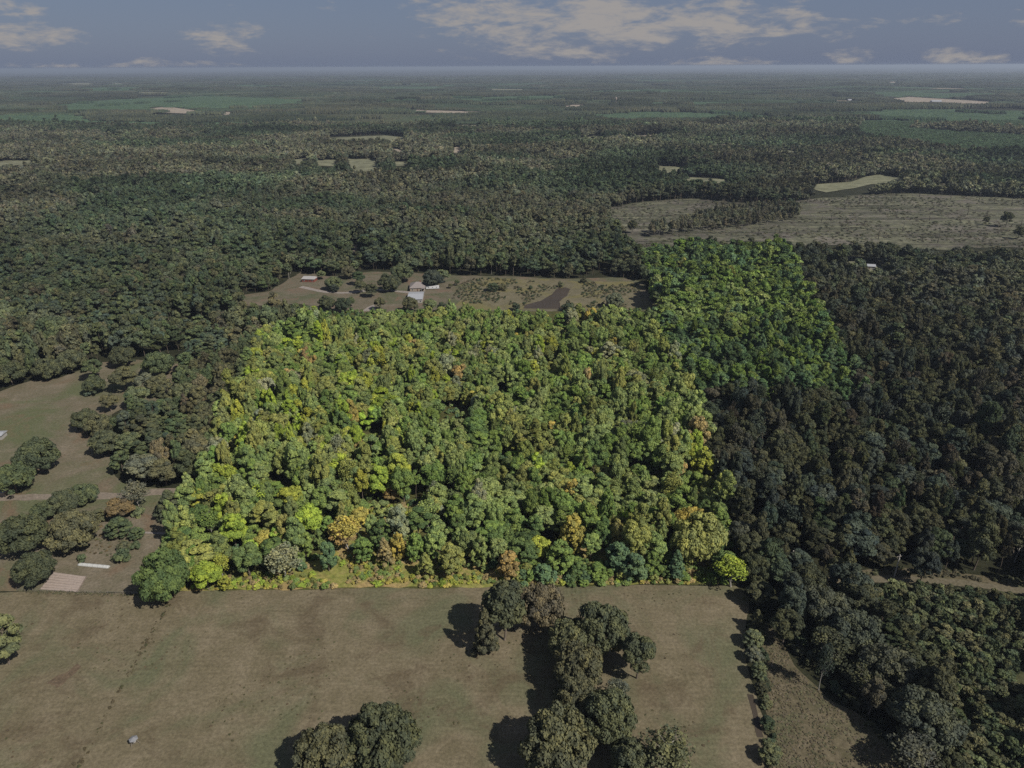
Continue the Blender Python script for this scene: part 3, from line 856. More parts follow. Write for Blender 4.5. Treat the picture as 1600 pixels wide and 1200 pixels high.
# ------------------------------------------------------------------ hand-placed trees
gF, gL, gR, gH, gD = 'trees standing in the hayfield', 'oaks scattered over the left pasture', 'trees along the front of the bright woodland', 'trees of the hedge line', 'large trees at the edge of the dark woods'
HAND = [
 # the clump in the hayfield
 (758, 999, 38, 'cone', 'olive', 'small olive conifer at the left front of the hayfield clump', 1.7, gF),
 (788, 966, 64, 'round', 'oakdark', 'round tree at the far left of the hayfield clump, behind the small conifer', 1.2, gF),
 (842, 956, 66, 'oak', 'brownish', 'brown-tinged oak at the far end of the hayfield clump', .8, gF),
 (888, 1012, 62, 'oak', 'olive', 'olive oak in the middle left of the hayfield clump', .85, gF),
 (938, 992, 76, 'oak', 'oakdark', 'large dark oak on the right of the hayfield clump', .8, gF),
 (902, 1052, 74, 'oak', 'olive', 'broad olive oak below the large dark one in the hayfield clump', .8, gF),
 (997, 1034, 48, 'round', 'oakdark', 'lone dark tree standing just right of the hayfield clump', 1.25, gF),
 (900, 1104, 62, 'oak', 'olive', 'grey-olive oak in the waist of the hayfield clump', .85, gF),
 (950, 1130, 78, 'oak', 'oakdark', 'dark oak on the right of the lower hayfield clump', .8, gF),
 (965, 1088, 36, 'thin', 'greyish', 'small grey-green tree on the right side of the hayfield clump', 1.0, gF),
 (872, 1170, 100, 'oak', 'olive', 'biggest oak of the hayfield clump, at its lower left', .75, gF),
 (985, 1195, 60, 'oak', 'oakdark', 'dark oak at the bottom of the hayfield clump', .8, gF),
 (1040, 1192, 78, 'thin', 'olive', 'olive see-through tree at the bottom frame edge right of the clump', .8, gF),
 (512, 1188, 84, 'oak', 'olive', 'olive oak at the bottom edge, left one of the pair', .75, gF),
 (598, 1164, 96, 'oak', 'oakdark', 'big dark oak at the bottom edge, right one of the pair', .75, gF),
 (4, 1010, 56, 'round', 'palegreen', 'pale green tree cut by the left edge in the hayfield', 1.1, gF),
 # left pasture
 (14, 582, 44, 'oak', 'oakdark', 'dark oak at the left frame edge below the far woods', .8, gL),
 (-8, 572, 44, 'oak', 'green', 'oak cut by the left frame edge below the far woods', .8, gL),
 (40, 566, 40, 'oak', 'olive', 'olive oak second from the left edge along the upper pasture border', .8, gL),
 (73, 574, 40, 'oak', 'oakdark', 'dark round oak standing out from the upper pasture border', .85, gL),
 (108, 562, 44, 'oak', 'oakdark', 'wide dark oak on the upper pasture border', .8, gL),
 (143, 575, 30, 'round', 'green', 'upper of the two stacked trees in the upper pasture', 1.2, gL),
 (146, 600, 34, 'oak', 'oakdark', 'lower of the two stacked trees in the upper pasture', .85, gL),
 (141, 612, 16, 'bush', 'bluegreen', 'little bush below the two stacked pasture trees', None, gL),
 (190, 555, 40, 'oak', 'oakdark', 'dark oak at the top of the pasture opening', .85, gL),
 (192, 590, 42, 'round', 'olive', 'olive tree in the pasture opening, left of the double oak', .95, gL),
 (226, 598, 34, 'round', 'greyish', 'grey-green tree in the middle of the pasture opening', 1.1, gL),
 (246, 566, 46, 'oak', 'green', 'green oak at the right of the pasture opening', .85, gL),
 (214, 618, 38, 'round', 'palegreen', 'pale tree just below the middle of the pasture opening', 1.0, gL),
 (248, 600, 36, 'round', 'olive', 'olive tree at the right side of the pasture opening', 1.1, gL),
 (170, 627, 28, 'round', 'olive', 'small round tree above the three dark pasture oaks', 1.1, gL),
 (132, 654, 42, 'oak', 'oakdark', 'leftmost of the three dark oaks reaching into the pasture', .8, gL),
 (158, 662, 46, 'oak', 'olive', 'middle one of the three dark oaks reaching into the pasture', .8, gL),
 (166, 690, 50, 'oak', 'oakdark', 'lowest of the three dark oaks reaching into the pasture', .8, gL),
 (196, 660, 44, 'oak', 'green', 'green oak right behind the three dark pasture oaks', .85, gL),
 (200, 692, 40, 'round', 'palegreen', 'pale green tree between pasture oaks and left woods', 1.1, gL),
 (189, 722, 34, 'egg', 'green', 'dense green tree at the lower tip of the left woods', 1.2, gL),
 (222, 728, 50, 'round', 'greyish', 'grey-green tree at the lower edge of the left woods', 1.0, gL),
 (255, 736, 46, 'round', 'olive', 'olive tree at the lower right edge of the left woods', 1.0, gL),
 (57, 709, 60, 'oak', 'oakdark', 'large dark oak alone in the middle of the left pasture', .95, gL),
 (18, 745, 62, 'oak', 'green', 'large green oak at the left edge beside the dirt road', .8, gL),
 (130, 770, 40, 'oak', 'green', 'round oak just below the dirt road, at the top of its group', .85, gL),
 (98, 783, 48, 'oak', 'oakdark', 'dark oak left of the round one below the dirt road', .8, gL),
 (68, 796, 38, 'oak', 'green', 'green oak at the left of the group below the dirt road', .8, gL),
 (32, 832, 78, 'oak', 'oakdark', 'very large dark oak at the lower left of the pasture', .85, gL),
 (112, 826, 76, 'oak', 'olive', 'very large olive oak left of the young bushes', .85, gL),
 (52, 886, 60, 'oak', 'oakdark', 'dark round oak beside the tilled garden plot', .9, gL),
 (153, 805, 28, 'egg', 'olive', 'olive bushy tree above the young bushes', .8, gL),
 (186, 793, 44, 'round', 'rust', 'rusty orange tree below the dirt road', .8, gL),
 (212, 772, 46, 'thin', 'greyish', 'open grey-green tree standing on the dirt road edge', 1.1, gL),
 (264, 786, 46, 'cone', 'oakdark', 'dark conical tree left of the sandy opening', 1.1, gL),
 (184, 824, 40, 'egg', 'green', 'green bushy tree in the dry patch above the row cover', .9, gL),
 (213, 833, 24, 'egg', 'green', 'small green bushy tree right of its bigger twin above the row cover', .9, gL),
 (195, 853, 24, 'bush', 'olive', 'upper bush in the dry patch above the row cover', None, gL),
 (190, 868, 28, 'bush', 'green', 'lower bush in the dry patch above the row cover', None, gL),
 (212, 851, 18, 'bush', 'green', 'little bush at the right end of the dry patch', None, gL),
 (214, 798, 22, 'bush', 'palegreen', 'pale bush under the open grey-green tree', None, gL),
 (128, 872, 16, 'bush', 'green', 'green bush at the foot of the very large olive oak', None, gL),
 # left and front edge of the bright woodland
 (254, 897, 84, 'oak', 'l_dark', 'large deep green oak filling the left front corner of the bright woodland', .95, gR),
 (312, 806, 46, 'oak', 'l_dark', 'deep green oak right of the sandy opening', .9, gR),
 (282, 842, 46, 'round', 'l_dark', 'deep green tree above the left front corner oak', 1.0, gR),
 (310, 846, 44, 'round', 'l_green', 'green tree above the lime-green corner tree', 1.1, gR),
 (322, 898, 48, 'round', 'l_bright', 'bright lime-green tree right of the corner oak', 1.05, gR),
 (344, 880, 36, 'thin', 'l_yellow', 'pale yellow spiky tree beside the lime-green one', 1.3, gR),
 (351, 912, 20, 'egg', 'l_yellow', 'small vivid yellow bush-like tree below the pale spiky one', 1.1, gR),
 (352, 800, 34, 'tall', 'l_bright', 'tall lime tree upslope of the pale spiky tree', 1.7, gR),
 (366, 832, 38, 'tall', 'l_bright', 'second tall lime tree, nearer the front edge', 1.6, gR),
 (386, 872, 48, 'round', 'l_dark', 'deep green tree with a pale trunk at the front edge', 1.2, gR),
 (392, 836, 36, 'round', 'l_green', 'fresh green tree behind the one with the pale trunk', 1.2, gR),
 (415, 844, 36, 'round', 'l_gold', 'yellow-tipped tree behind the twiggy grey-green one', 1.2, gR),
 (440, 876, 62, 'thin', 'l_grey', 'wide twiggy grey-green tree at the front edge', 1.0, gR),
 (428, 858, 40, 'round', 'l_dark', 'deep green tree behind the wide twiggy one', 1.2, gR),
 (454, 778, 42, 'round', 'l_yellow', 'big yellow-crowned tree in the left half of the woodland', 1.2, gR),
 (430, 800, 46, 'round', 'l_dark', 'dark round tree below the big yellow-crowned one', 1.2, gR),
 (482, 812, 46, 'round', 'l_bright', 'lime tree left of the orange-tinged pair', 1.3, gR),
 (512, 872, 28, 'egg', 'l_blue', 'blue-green narrow tree left of the orange-tinged pine', 1.8, gR),
 (541, 828, 52, 'thin', 'l_gold', 'golden open-crowned tree on a visible pale stem', 1.3, gR),
 (536, 832, 44, 'round', 'l_orange', 'orange-tinged tree leaning over the golden open one', 1.2, gR),
 (562, 808, 34, 'round', 'l_gold', 'golden tree just behind the orange-tinged one', 1.2, gR),
 (568, 862, 32, 'egg', 'l_green', 'bright round green tree alone in the front weeds', 1.25, gR),
 (596, 838, 34, 'egg', 'l_dark', 'deep green tree behind the small tan conifer', 1.4, gR),
 (601, 866, 27, 'cone', 'l_brown', 'tan-brown conifer in the front row', 1.8, gR),
 (621, 858, 25, 'egg', 'l_gold', 'narrow golden tree right of the tan conifer', 1.9, gR),
 (650, 858, 33, 'egg', 'l_green', 'green egg-shaped tree behind the small yellowish conifer', 1.5, gR),
 (665, 886, 28, 'cone', 'l_olive', 'small yellowish conifer at the front of the row', 1.5, gR),
 (652, 818, 40, 'pine', 'l_dark', 'dark flat-topped pine above the front row', 1.7, gR),
 (686, 840, 31, 'egg', 'l_mid', 'light green egg-shaped tree behind the olive one', 1.7, gR),
 (706, 879, 42, 'egg', 'l_olive', 'olive egg-shaped tree, plumpest of the front row', 1.3, gR),
 (714, 832, 30, 'egg', 'l_dark', 'deep green egg-shaped tree, second row behind the plump olive one', 1.7, gR),
 (749, 866, 26, 'egg', 'l_mid', 'slim pale green column tree in the front row', 2.2, gR),
 (742, 806, 42, 'tall', 'l_mid', 'tall light tree upslope of the slim column tree', 1.5, gR),
 (778, 860, 34, 'round', 'l_mid', 'light green tree left behind the orange-topped one', 1.5, gR),
 (795, 886, 34, 'egg', 'l_orange', 'orange-topped tree at the front edge', 1.4, gR),
 (790, 796, 42, 'round', 'l_mid', 'light green tree upslope of the orange-topped one', 1.3, gR),
 (818, 862, 46, 'round', 'l_dark', 'deep green tree left of the yellow-topped round one', 1.2, gR),
 (843, 855, 36, 'round', 'l_yellow', 'yellow-topped round tree right of the orange-topped one', 1.3, gR),
 (850, 812, 42, 'round', 'l_mid', 'light green tree above the yellow-topped round one', 1.3, gR),
 (895, 838, 38, 'egg', 'l_gold', 'golden egg-shaped tree standing above the green bushes', 1.7, gR),
 (876, 872, 42, 'egg', 'l_green', 'fresh green bushy tree at the foot of the golden egg-shaped one', 1.2, gR),
 (942, 836, 28, 'tall', 'l_dark', 'slim dark tree between the golden and the olive-yellow trees', 2.1, gR),
 (912, 794, 44, 'round', 'l_olive', 'olive-yellow round tree upslope of the golden one', 1.1, gR),
 (960, 792, 36, 'round', 'l_mid', 'light green tree below the grassy opening', 1.2, gR),
 (1001, 828, 44, 'egg', 'l_olive', 'large olive-yellow egg-shaped tree right of the middle', 1.7, gR),
 (1030, 794, 34, 'egg', 'l_mid', 'light green tree in the dark hollow', 1.2, gR),
 (942, 745, 36, 'round', 'l_olive', 'olive-yellow tree at the left of the grassy opening', 1.3, gR),
 (993, 708, 36, 'round', 'l_green', 'bright green ball-shaped tree above the grassy opening', 1.3, gR),
 (978, 674, 38, 'round', 'greyish', 'dull grey round tree above the bright green ball-shaped one', 1.3, gR),
 (1048, 760, 44, 'round', 'l_mid', 'light green tree right of the grassy opening', 1.2, gR),
 (1083, 752, 40, 'round', 'l_green', 'fresh green tree near the right woodland border', 1.2, gR),
 (1108, 782, 40, 'round', 'l_mid', 'light green tree above the great yellow-topped oak', 1.2, gR),
 (1092, 838, 86, 'oak', 'l_olive', 'great oak at the right front with an olive-yellow crown', .95, gR),
 (1082, 812, 54, 'oak', 'l_gold', 'golden crown behind the top of the great oak', .8, gR),
 (1124, 840, 46, 'oak', 'l_dark', 'deep green oak right against the great oak', 1.0, gR),
 (1146, 890, 58, 'thin', 'l_bright', 'bright feathery tree at the right front corner', 1.0, gR),
 (1132, 876, 40, 'round', 'l_dark', 'deep green tree behind the feathery corner tree', 1.1, gR),
 (965, 872, 40, 'egg', 'l_blue', 'blue-green bushy tree right of the slim dark one', 1.2, gR),
 (992, 888, 42, 'egg', 'l_blue', 'low blue-green thicket tree in front of the olive-yellow egg', 1.0, gR),
 (1020, 884, 34, 'egg', 'l_green', 'low green thicket tree left of the bluish conifer', 1.1, gR),
 (1057, 884, 28, 'cone', 'l_blue', 'bluish conifer at the front edge', 1.6, gR),
 (932, 894, 30, 'egg', 'l_green', 'low green bushy tree at the front edge below the slim dark one', .9, gR),
 (906, 892, 28, 'egg', 'l_dark', 'low deep green bushy tree at the front edge below the golden egg', .9, gR),
 (848, 896, 30, 'egg', 'l_blue', 'low blue-green bushy tree at the front edge below the yellow-topped one', .9, gR),
 (623, 740, 36, 'tall', 'l_yellow', 'tall yellow-green tree left of the middle', 1.7, gR),
 (612, 770, 26, 'round', 'l_orange', 'small orange tree at the foot of the tall yellow-green one', 1.2, gR),
 (682, 768, 30, 'thin', 'l_grey', 'pale half-bare tree above the front opening', 1.5, gR),
 # hedge line
 (1183, 968, 27, 'cone', 'olive', 'uppermost conifer of the hedge line', 1.5, gH),
 (1177, 997, 32, 'egg', 'palegreen', 'pale feathery tree second from the top of the hedge line', 1.0, gH),
 (1178, 1022, 28, 'egg', 'greyish', 'grey-green tree third from the top of the hedge line', 1.0, gH),
 (1186, 1046, 26, 'egg', 'palegreen', 'pale green tree in the middle of the hedge line', 1.2, gH),
 (1190, 1074, 22, 'egg', 'd_olive', 'dark bushy tree below the middle of the hedge line', 1.0, gH),
 (1196, 1098, 20, 'bush', 'olive', 'olive bush near the brown ditch water', None, gH),
 (1199, 1128, 24, 'egg', 'd_green', 'dark green bushy tree beside the brown ditch water', .9, gH),
 (1204, 1176, 38, 'egg', 'palegreen', 'largest pale green tree at the bottom of the hedge line', .9, gH),
 # edge of the dark woods
 (1178, 886, 50, 'oak', 'd_olive', 'dark oak leaning over the right front corner of the bright woodland', 1.1, gD),
 (1172, 826, 46, 'oak', 'd_olive', 'dark oak above the corner one, beside the right woodland border', 1.1, gD),
 (1142, 712, 44, 'oak', 'd_brown', 'brownish dark oak at the upper right woodland border', 1.0, gD),
 (1166, 770, 46, 'oak', 'd_olive', 'dark oak halfway down the right woodland border', 1.0, gD),
 (1188, 925, 40, 'round', 'd_olive', 'dark olive tree just below the right front corner', 1.1, gD),
 (1228, 838, 44, 'round', 'd_olive', 'dark tree with a few orange sprays, right of the woodland corner', 1.3, gD),
 (1262, 905, 60, 'oak', 'd_olive', 'wide dark tree left of the utility poles', .9, gD),
 (1285, 945, 76, 'oak', 'd_grey', 'wide grey twiggy tree above the dark shadow', .9, gD),
 (1340, 985, 84, 'oak', 'd_grey', 'grey open tree at the edge of the thicket', .85, gD),
 (1300, 1010, 70, 'thin', 'd_olive', 'shaded sparse tree below the grey twiggy one', .9, gD),
 (1392, 1046, 90, 'oak', 'd_grey', 'large grey open tree in front of the thicket', .85, gD),
 (1350, 1060, 64, 'thin', 'd_olive', 'sparse dark tree at the rim of the grass strip', .9, gD),
 (1446, 1120, 108, 'oak', 'd_grey', 'largest grey open tree at lower right', .8, gD),
 (1430, 1178, 80, 'thin', 'd_grey', 'see-through grey tree at the bottom right edge', .9, gD),
 (1480, 1195, 60, 'oak', 'd_olive', 'dark olive tree at the bottom edge right of the grey ones', .85, gD),
 # farmhouse yard
 (502, 428, 15, 'round', 'palegreen', 'small pale tree beside the red house', 1.0, 'trees in the farmhouse yard'),
 (521, 441, 26, 'oak', 'palegreen', 'pale green tree in the yard right of the red house', .8, 'trees in the farmhouse yard'),
 (560, 432, 20, 'round', 'd_green', 'dark tree in the yard behind the drive', 1.2, 'trees in the farmhouse yard'),
 (563, 446, 20, 'round', 'oakdark', 'dark round tree in the yard beside the drive', 1.1, 'trees in the farmhouse yard'),
 (522, 450, 16, 'egg', 'd_blue', 'small bluish dark tree below the pale yard tree', .8, 'trees in the farmhouse yard'),
 (580, 452, 20, 'round', 'd_olive', 'dark olive tree nearest below the drive', 1.1, 'trees in the farmhouse yard'),
 (608, 440, 34, 'oak', 'oakdark', 'wide dark oak left of the farmhouse', .8, 'trees in the farmhouse yard'),
 (628, 424, 34, 'oak', 'green', 'green oak behind the left of the farmhouse', .85, 'trees in the farmhouse yard'),
 (676, 433, 34, 'oak', 'd_blue', 'dark bluish oak right behind the farmhouse', .8, 'trees in the farmhouse yard'),
 (692, 430, 22, 'round', 'palegreen', 'pale tree right of the dark bluish oak', 1.0, 'trees in the farmhouse yard'),
 (714, 441, 9, 'round', 'green', 'small green tree on the lawn right of the farmhouse', 1.0, 'trees in the farmhouse yard'),
 (593, 473, 19, 'round', 'olive', 'olive tree on the lawn below the drive', 1.1, 'trees in the farmhouse yard'),
 (641, 474, 26, 'oak', 'olive', 'olive oak in front of the white-roofed shed', .9, 'trees in the farmhouse yard'),
 (672, 476, 24, 'round', 'palegreen', 'pale tree right of the white-roofed shed', 1.0, 'trees in the farmhouse yard'),
 (691, 480, 18, 'egg', 'd_green', 'dark green bushy tree behind the woodland edge near the shed', 1.0, 'trees in the farmhouse yard'),
 (536, 475, 28, 'oak', 'd_green', 'dark green oak at the near end of the yard', .85, 'trees in the farmhouse yard'),
 (548, 470, 14, 'round', 'green', 'small green tree right of the near yard oak', 1.1, 'trees in the farmhouse yard'),
 (545, 424, 22, 'oak', 'brownish', 'brownish oak behind the yard at the woods edge', .9, 'trees in the farmhouse yard'),
 (704, 446, 8, 'round', 'olive', 'tiny olive tree right of the camper trailer', 1.0, 'trees in the farmhouse yard'),
 (510, 472, 26, 'oak', 'oakdark', 'dark oak left of the near yard oak', .85, 'trees in the farmhouse yard'),
 (770, 448, 22, 'egg', 'd_green', 'low dark green tree on the weedy flat', .6, 'trees in the farmhouse yard'),
 (786, 449, 14, 'bush', 'olive', 'olive bush right of the low dark tree on the weedy flat', None, 'trees in the farmhouse yard'),
 (829, 449, 8, 'bush', 'd_green', 'lone little bush on the flat left of the pond', None, 'trees in the farmhouse yard'),
 (876, 444, 12, 'bush', 'olive', 'bush at the head of the pond', None, 'trees in the farmhouse yard'),
 (912, 437, 11, 'egg', 'd_olive', 'small dark tree on the bank behind the pond', .9, 'trees in the farmhouse yard'),
 (961, 468, 28, 'oak', 'greyish', 'grey-green oak right of the pond', .85, 'trees in the farmhouse yard'),
 (888, 478, 20, 'bush', 'd_green', 'dark bush at the near right bank of the pond', None, 'trees in the farmhouse yard'),
 (806, 479, 16, 'bush', 'd_green', 'dark bush at the near left bank of the pond', None, 'trees in the farmhouse yard'),
]
for (px, py, w, kind, tn, lab, hr, grp) in HAND:
    hand(px, py, w, kind, tn, lab, hr, grp)
NHAND = len(HAND)

# ------------------------------------------------------------------ the woods
def jitter_grid(y0, y1, sp, s):
    rng = np.random.default_rng(s)
    ny = int((y1 - y0) / sp); xs = []; ys = []
    for j in range(ny):
        y = y0 + j * sp; w = 0.80 * y + 70
        x = np.arange(-w, w, sp)
        xs.append(x + rng.uniform(-.46, .46, len(x)) * sp + (sp / 2 if j % 2 else 0)); ys.append(y + rng.uniform(-.46, .46, len(x)) * sp)
    return np.concatenate(xs), np.concatenate(ys)

def in_any(polys, px, py):
    r = np.zeros(px.shape, bool)
    for p in polys: r |= inside(p, px, py)
    return r

YOUNG = [[(1335, 212), (1345, 190), (1440, 184), (1660, 190), (1660, 211), (1560, 205), (1440, 199), (1420, 202), (1500, 208), (1660, 217), (1660, 252), (1560, 248), (1480, 240), (1390, 228)],
         [(80, 166), (180, 156), (330, 151), (470, 156), (480, 166), (370, 171), (250, 169), (200, 178), (110, 176)],
         [(900, 182), (1010, 176), (1120, 178), (1240, 186), (1230, 192), (1100, 190), (960, 192)],
         [(700, 154), (860, 150), (900, 158), (760, 164)]]
PINES = [[(640, 330), (720, 312), (860, 318), (960, 340), (980, 380), (900, 372), (760, 352), (660, 350)], [(0, 500), (60, 430), (250, 400), (420, 440), (330, 520), (150, 530)],
         [(300, 350), (420, 330), (520, 352), (470, 400), (330, 392)]]
CLEAR_NEAR = [P_HAY, P_STRIP, P_PAST, P_HOUSE, P_RCLEAR, P_THICK]
CUT_TREES = [(1070, 350), (1100, 338), (1160, 330), (1240, 326), (1252, 340), (1200, 352), (1100, 362), (1020, 372), (1010, 365)]
TRACKWAY = [(1290, 903), (1335, 891), (1400, 884), (1470, 892), (1540, 900), (1640, 914), (1640, 934), (1540, 920), (1470, 912), (1400, 909), (1340, 911)]
OPENINGS = [[(500, 868), (560, 866), (640, 880), (700, 893), (800, 900), (800, 915), (450, 918)], [(580, 800), (600, 788), (645, 790), (670, 812), (640, 835), (600, 830), (572, 818)],
            [(915, 752), (960, 738), (1000, 742), (1035, 752), (1040, 772), (990, 776), (950, 770), (910, 768)], [(292, 790), (302, 762), (320, 762), (312, 778), (300, 792)],
            [(330, 905), (420, 895), (500, 893), (500, 918), (330, 920)], [(780, 896), (1080, 892), (1080, 912), (780, 914)], [(1050, 870), (1120, 860), (1110, 905), (1055, 908)]]
X, Y = jitter_grid(146, 2560, 7.4, 11)
# the woods of the lot are closer set: add infill
X2, Y2 = jitter_grid(200, 800, 8.6, 12)
cx, cy_ = proj(X2, Y2, 8.0)
k2 = inside(LOT, cx, cy_)
X = np.r_[X, X2[k2]]; Y = np.r_[Y, Y2[k2]]
rng = np.random.default_rng(21)
n = len(X)
Z = relief(X, Y)
D = np.hypot(X, Y)
bx, by = proj(X, Y, Z)
tx, ty = proj(X, Y, Z + 14)
mx_, my_ = proj(X, Y, Z + 8)
keep = (mx_ > -140) & (mx_ < 1740) & (by > 0)
lot = inside(LOT, mx_, my_) & ~inside(P_HAY, bx, by)
frontbare = lot & (by > 884) & (bx > 470) & (bx < 1130)
field = in_any(CLEAR_NEAR, bx, by) | in_any([P_HAY, P_STRIP, P_RCLEAR, P_PAST], mx_, my_)
field |= inside(P_HOUSE, mx_, my_) | inside(P_HOUSE, tx, ty)
keep &= ~(field & ~lot)
keep &= ~(lot & inside(P_HOUSE, tx, ty))
cut = (inside(P_CUT, bx, by) | inside(P_CUT, mx_, my_) | (inside(P_CUT, tx, ty)))
strip = inside(CUT_TREES, bx, by)
keep &= ~(cut & ~strip & ~lot)
keep &= ~in_any([TRACKWAY], bx, by) & ~frontbare
keep &= ~(inside(LOT, mx_, my_) & inside(P_HAY, bx, by))
for mk, poly, lab in FAR:
    keep &= ~(inside(poly, bx, by) | inside(poly, mx_, my_) | inside(poly, tx, ty))
keep &= ~in_any(OPENINGS, bx, by)
# never on top of a tree that is already standing
PX = np.array([p[0] for p in placed]); PY = np.array([p[1] for p in placed]); PR = np.array([p[2] for p in placed])
near = np.where(D < 720)[0]
dd = np.hypot(X[near][:, None] - PX[None], Y[near][:, None] - PY[None])
hit = (dd < (PR[None] * .78 + 2.6)).any(1)
keep[near[hit]] = False
# gullies and small glades inside the woods
glade = fbm(X / 26, Y / 26, 41, 3)
keep &= ~((glade < np.where(my_ > 700, .335, np.where(my_ > 600, .30, .26))) & lot) & ~((glade < 0.27) & ~lot & (D < 700))
sel = np.where(keep)[0]
X, Y, Z, D, lot, strip, mx_, my_, bx, by, glade = (a[sel] for a in (X, Y, Z, D, lot, strip & cut, mx_, my_, bx, by, glade))
n = len(X)
u1, u2, u3 = rng.random(n), rng.random(n), rng.random(n)
stand = fbm(X / 130, Y / 130, 51, 3)          # stands of one kind
fine_ = fbm(X / 22, Y / 22, 61, 2)
arm = lot & ((my_ < 640) & (mx_ > 1010 + (my_ - 486) * .55))
right = ~lot & (((mx_ > 1090) & (my_ > 388)))
young = in_any(YOUNG, bx, by); plant = young | (in_any(PINES, bx, by) & (stand > .42))
kinds = np.empty(n, object); tn = np.empty(n, object)
def choose(mask, table, field_u):
    ks, ws = zip(*table); c = np.cumsum(ws) / np.sum(ws)
    i = np.searchsorted(c, field_u[mask].clip(0, .9999))
    return np.array(ks, dtype=object)[i]
ub = np.clip(u1 * .55 + (fine_ - .2) / .6 * .45, 0, .999)
lotm = lot & ~arm
kinds[lotm] = choose(lotm, [('round', 46), ('tall', 22), ('egg', 14), ('thin', 9), ('pine', 9)], u2)
tn[lotm] = choose(lotm, [('l_dark', 16), ('l_green', 26), ('l_mid', 28), ('l_olive', 14), ('l_grey', 6), ('l_bright', 6), ('l_yellow', 4)], ub)
rare = lotm & (u3 < .022); tn[rare] = choose(rare, [('l_gold', 3), ('l_orange', 2), ('l_yellow', 3), ('l_brown', 2), ('l_red', .5)], u1)
warm = lotm & (mx_ < 640 - (my_ - 700) * .6) & (my_ > 540) & (u3 > .78); tn[warm] = choose(warm, [('l_bright', 3), ('l_yellow', 2), ('l_olive', 3)], u1)
kinds[arm] = choose(arm, [('pine', 60), ('round', 30), ('tall', 10)], u2)
tn[arm] = choose(arm, [('l_pine', 34), ('l_blue', 8), ('l_green', 28), ('l_mid', 20), ('l_olive', 8)], np.clip(ub * .6 + .4 * u3 + np.where((my_ < 520) & (my_ > 420), .06, -.16), 0, .999))
rw = right
kinds[rw] = choose(rw, [('round', 50), ('tall', 24), ('pine', 14), ('thin', 10)], u2)
tn[rw] = choose(rw, [('d_green', 28), ('d_olive', 30), ('d_blue', 14), ('d_brown', 12), ('d_grey', 14), ('olive', 4)], ub)
oth = ~lot & ~right
kinds[oth] = choose(oth, [('round', 56), ('tall', 20), ('pine', 16), ('thin', 6)], u2)
tn[oth] = choose(oth, [('oakdark', 22), ('green', 26), ('olive', 30), ('brownish', 6), ('palegreen', 6), ('greyish', 6)], ub)
pn = oth & ((stand > .56) | plant); kinds[pn] = 'pine'; tn[pn] = choose(pn, [('bluegreen', 3), ('green', 4), ('oakdark', 2)], u1)
kinds[strip] = choose(strip, [('tall', 4), ('thin', 5), ('round', 2)], u2); tn[strip] = choose(strip, [('olive', 3), ('greyish', 3), ('brownish', 2)], u1)
rid = fbm(X / 48, Y / 34, 71, 2)
H_ = rng.normal(16.2, 2.8, n).clip(8, 24) * (0.82 + .4 * stand) * (0.72 + .56 * rid)
H_[u3 > .93] *= 1.2
W_ = rng.normal(9.5, 2.3, n).clip(5, 16)
W_[right] *= 1.05
W_[D > 700] *= 1.12; W_[D > 1200] *= 1.12; H_[lotm] *= np.where(u1[lotm] > .8, 1.12, .95)
isp = kinds == 'pine'; W_[isp] *= .86; H_[isp] *= 1.12
ist = kinds == 'tall'; W_[ist] *= .85; H_[ist] *= 1.08
W_[plant] *= .82; H_[plant] *= .85
W_[young] = 9.2; H_[young] = 6.0 + u1[young]
tn[young] = 'young'
W_[strip] *= .7; H_[strip] *= .85
H_ *= np.clip(.68 + (glade - .24) * 3.2, .65, 1.0)     # lower beside the glades
W_ *= np.clip(.7 + (glade - .2) * 2, .7, 1.0)
# the largest-looking ones are trees of their own, the rest one mass per wood
size_px = np.sqrt(W_ * H_) * FPX / np.hypot(D, CAM_H)
vis = (mx_ > -10) & (mx_ < 1610) & (my_ < 1215)
order = np.argsort(-(size_px * vis))
solo = np.zeros(n, bool); solo[order[:max(0, 298 - NHAND)]] = True
ordn = ['first', 'second', 'third', 'fourth', 'fifth', 'sixth', 'seventh', 'eighth', 'ninth', 'tenth', 'eleventh', 'twelfth']
def zone_of(i):
    if lot[i]: return 'bright woodland', 'trees of the bright woodland'
    if right[i] or mx_[i] > 1000: return 'dark woods', 'trees of the dark woods'
    return 'left woods', 'trees of the left woods'
zn = {}
for i in np.where(solo)[0]: zn.setdefault(zone_of(i), []).append(i)
for (z, grp), ids in zn.items():
    ids = sorted(ids, key=lambda i: -my_[i])
    for r0 in range(0, len(ids), 12):
        row = sorted(ids[r0:r0 + 12], key=lambda i: mx_[i]); ri = r0 // 12
        for c, i in enumerate(row):
            k = kinds[i]
            lab = '%s %s, %s from left in %s row of the %s' % (WORDS[tn[i]], KNAME[k][1].replace('-crowned', '').replace('sparse half-bare', 'half-bare'), ordn[c], ordn[ri] if ri < 12 else 'rear', z)
            add_tree(k, X[i], Y[i], W_[i], H_[i], T[tn[i]], lab, grp, z=float(Z[i]))

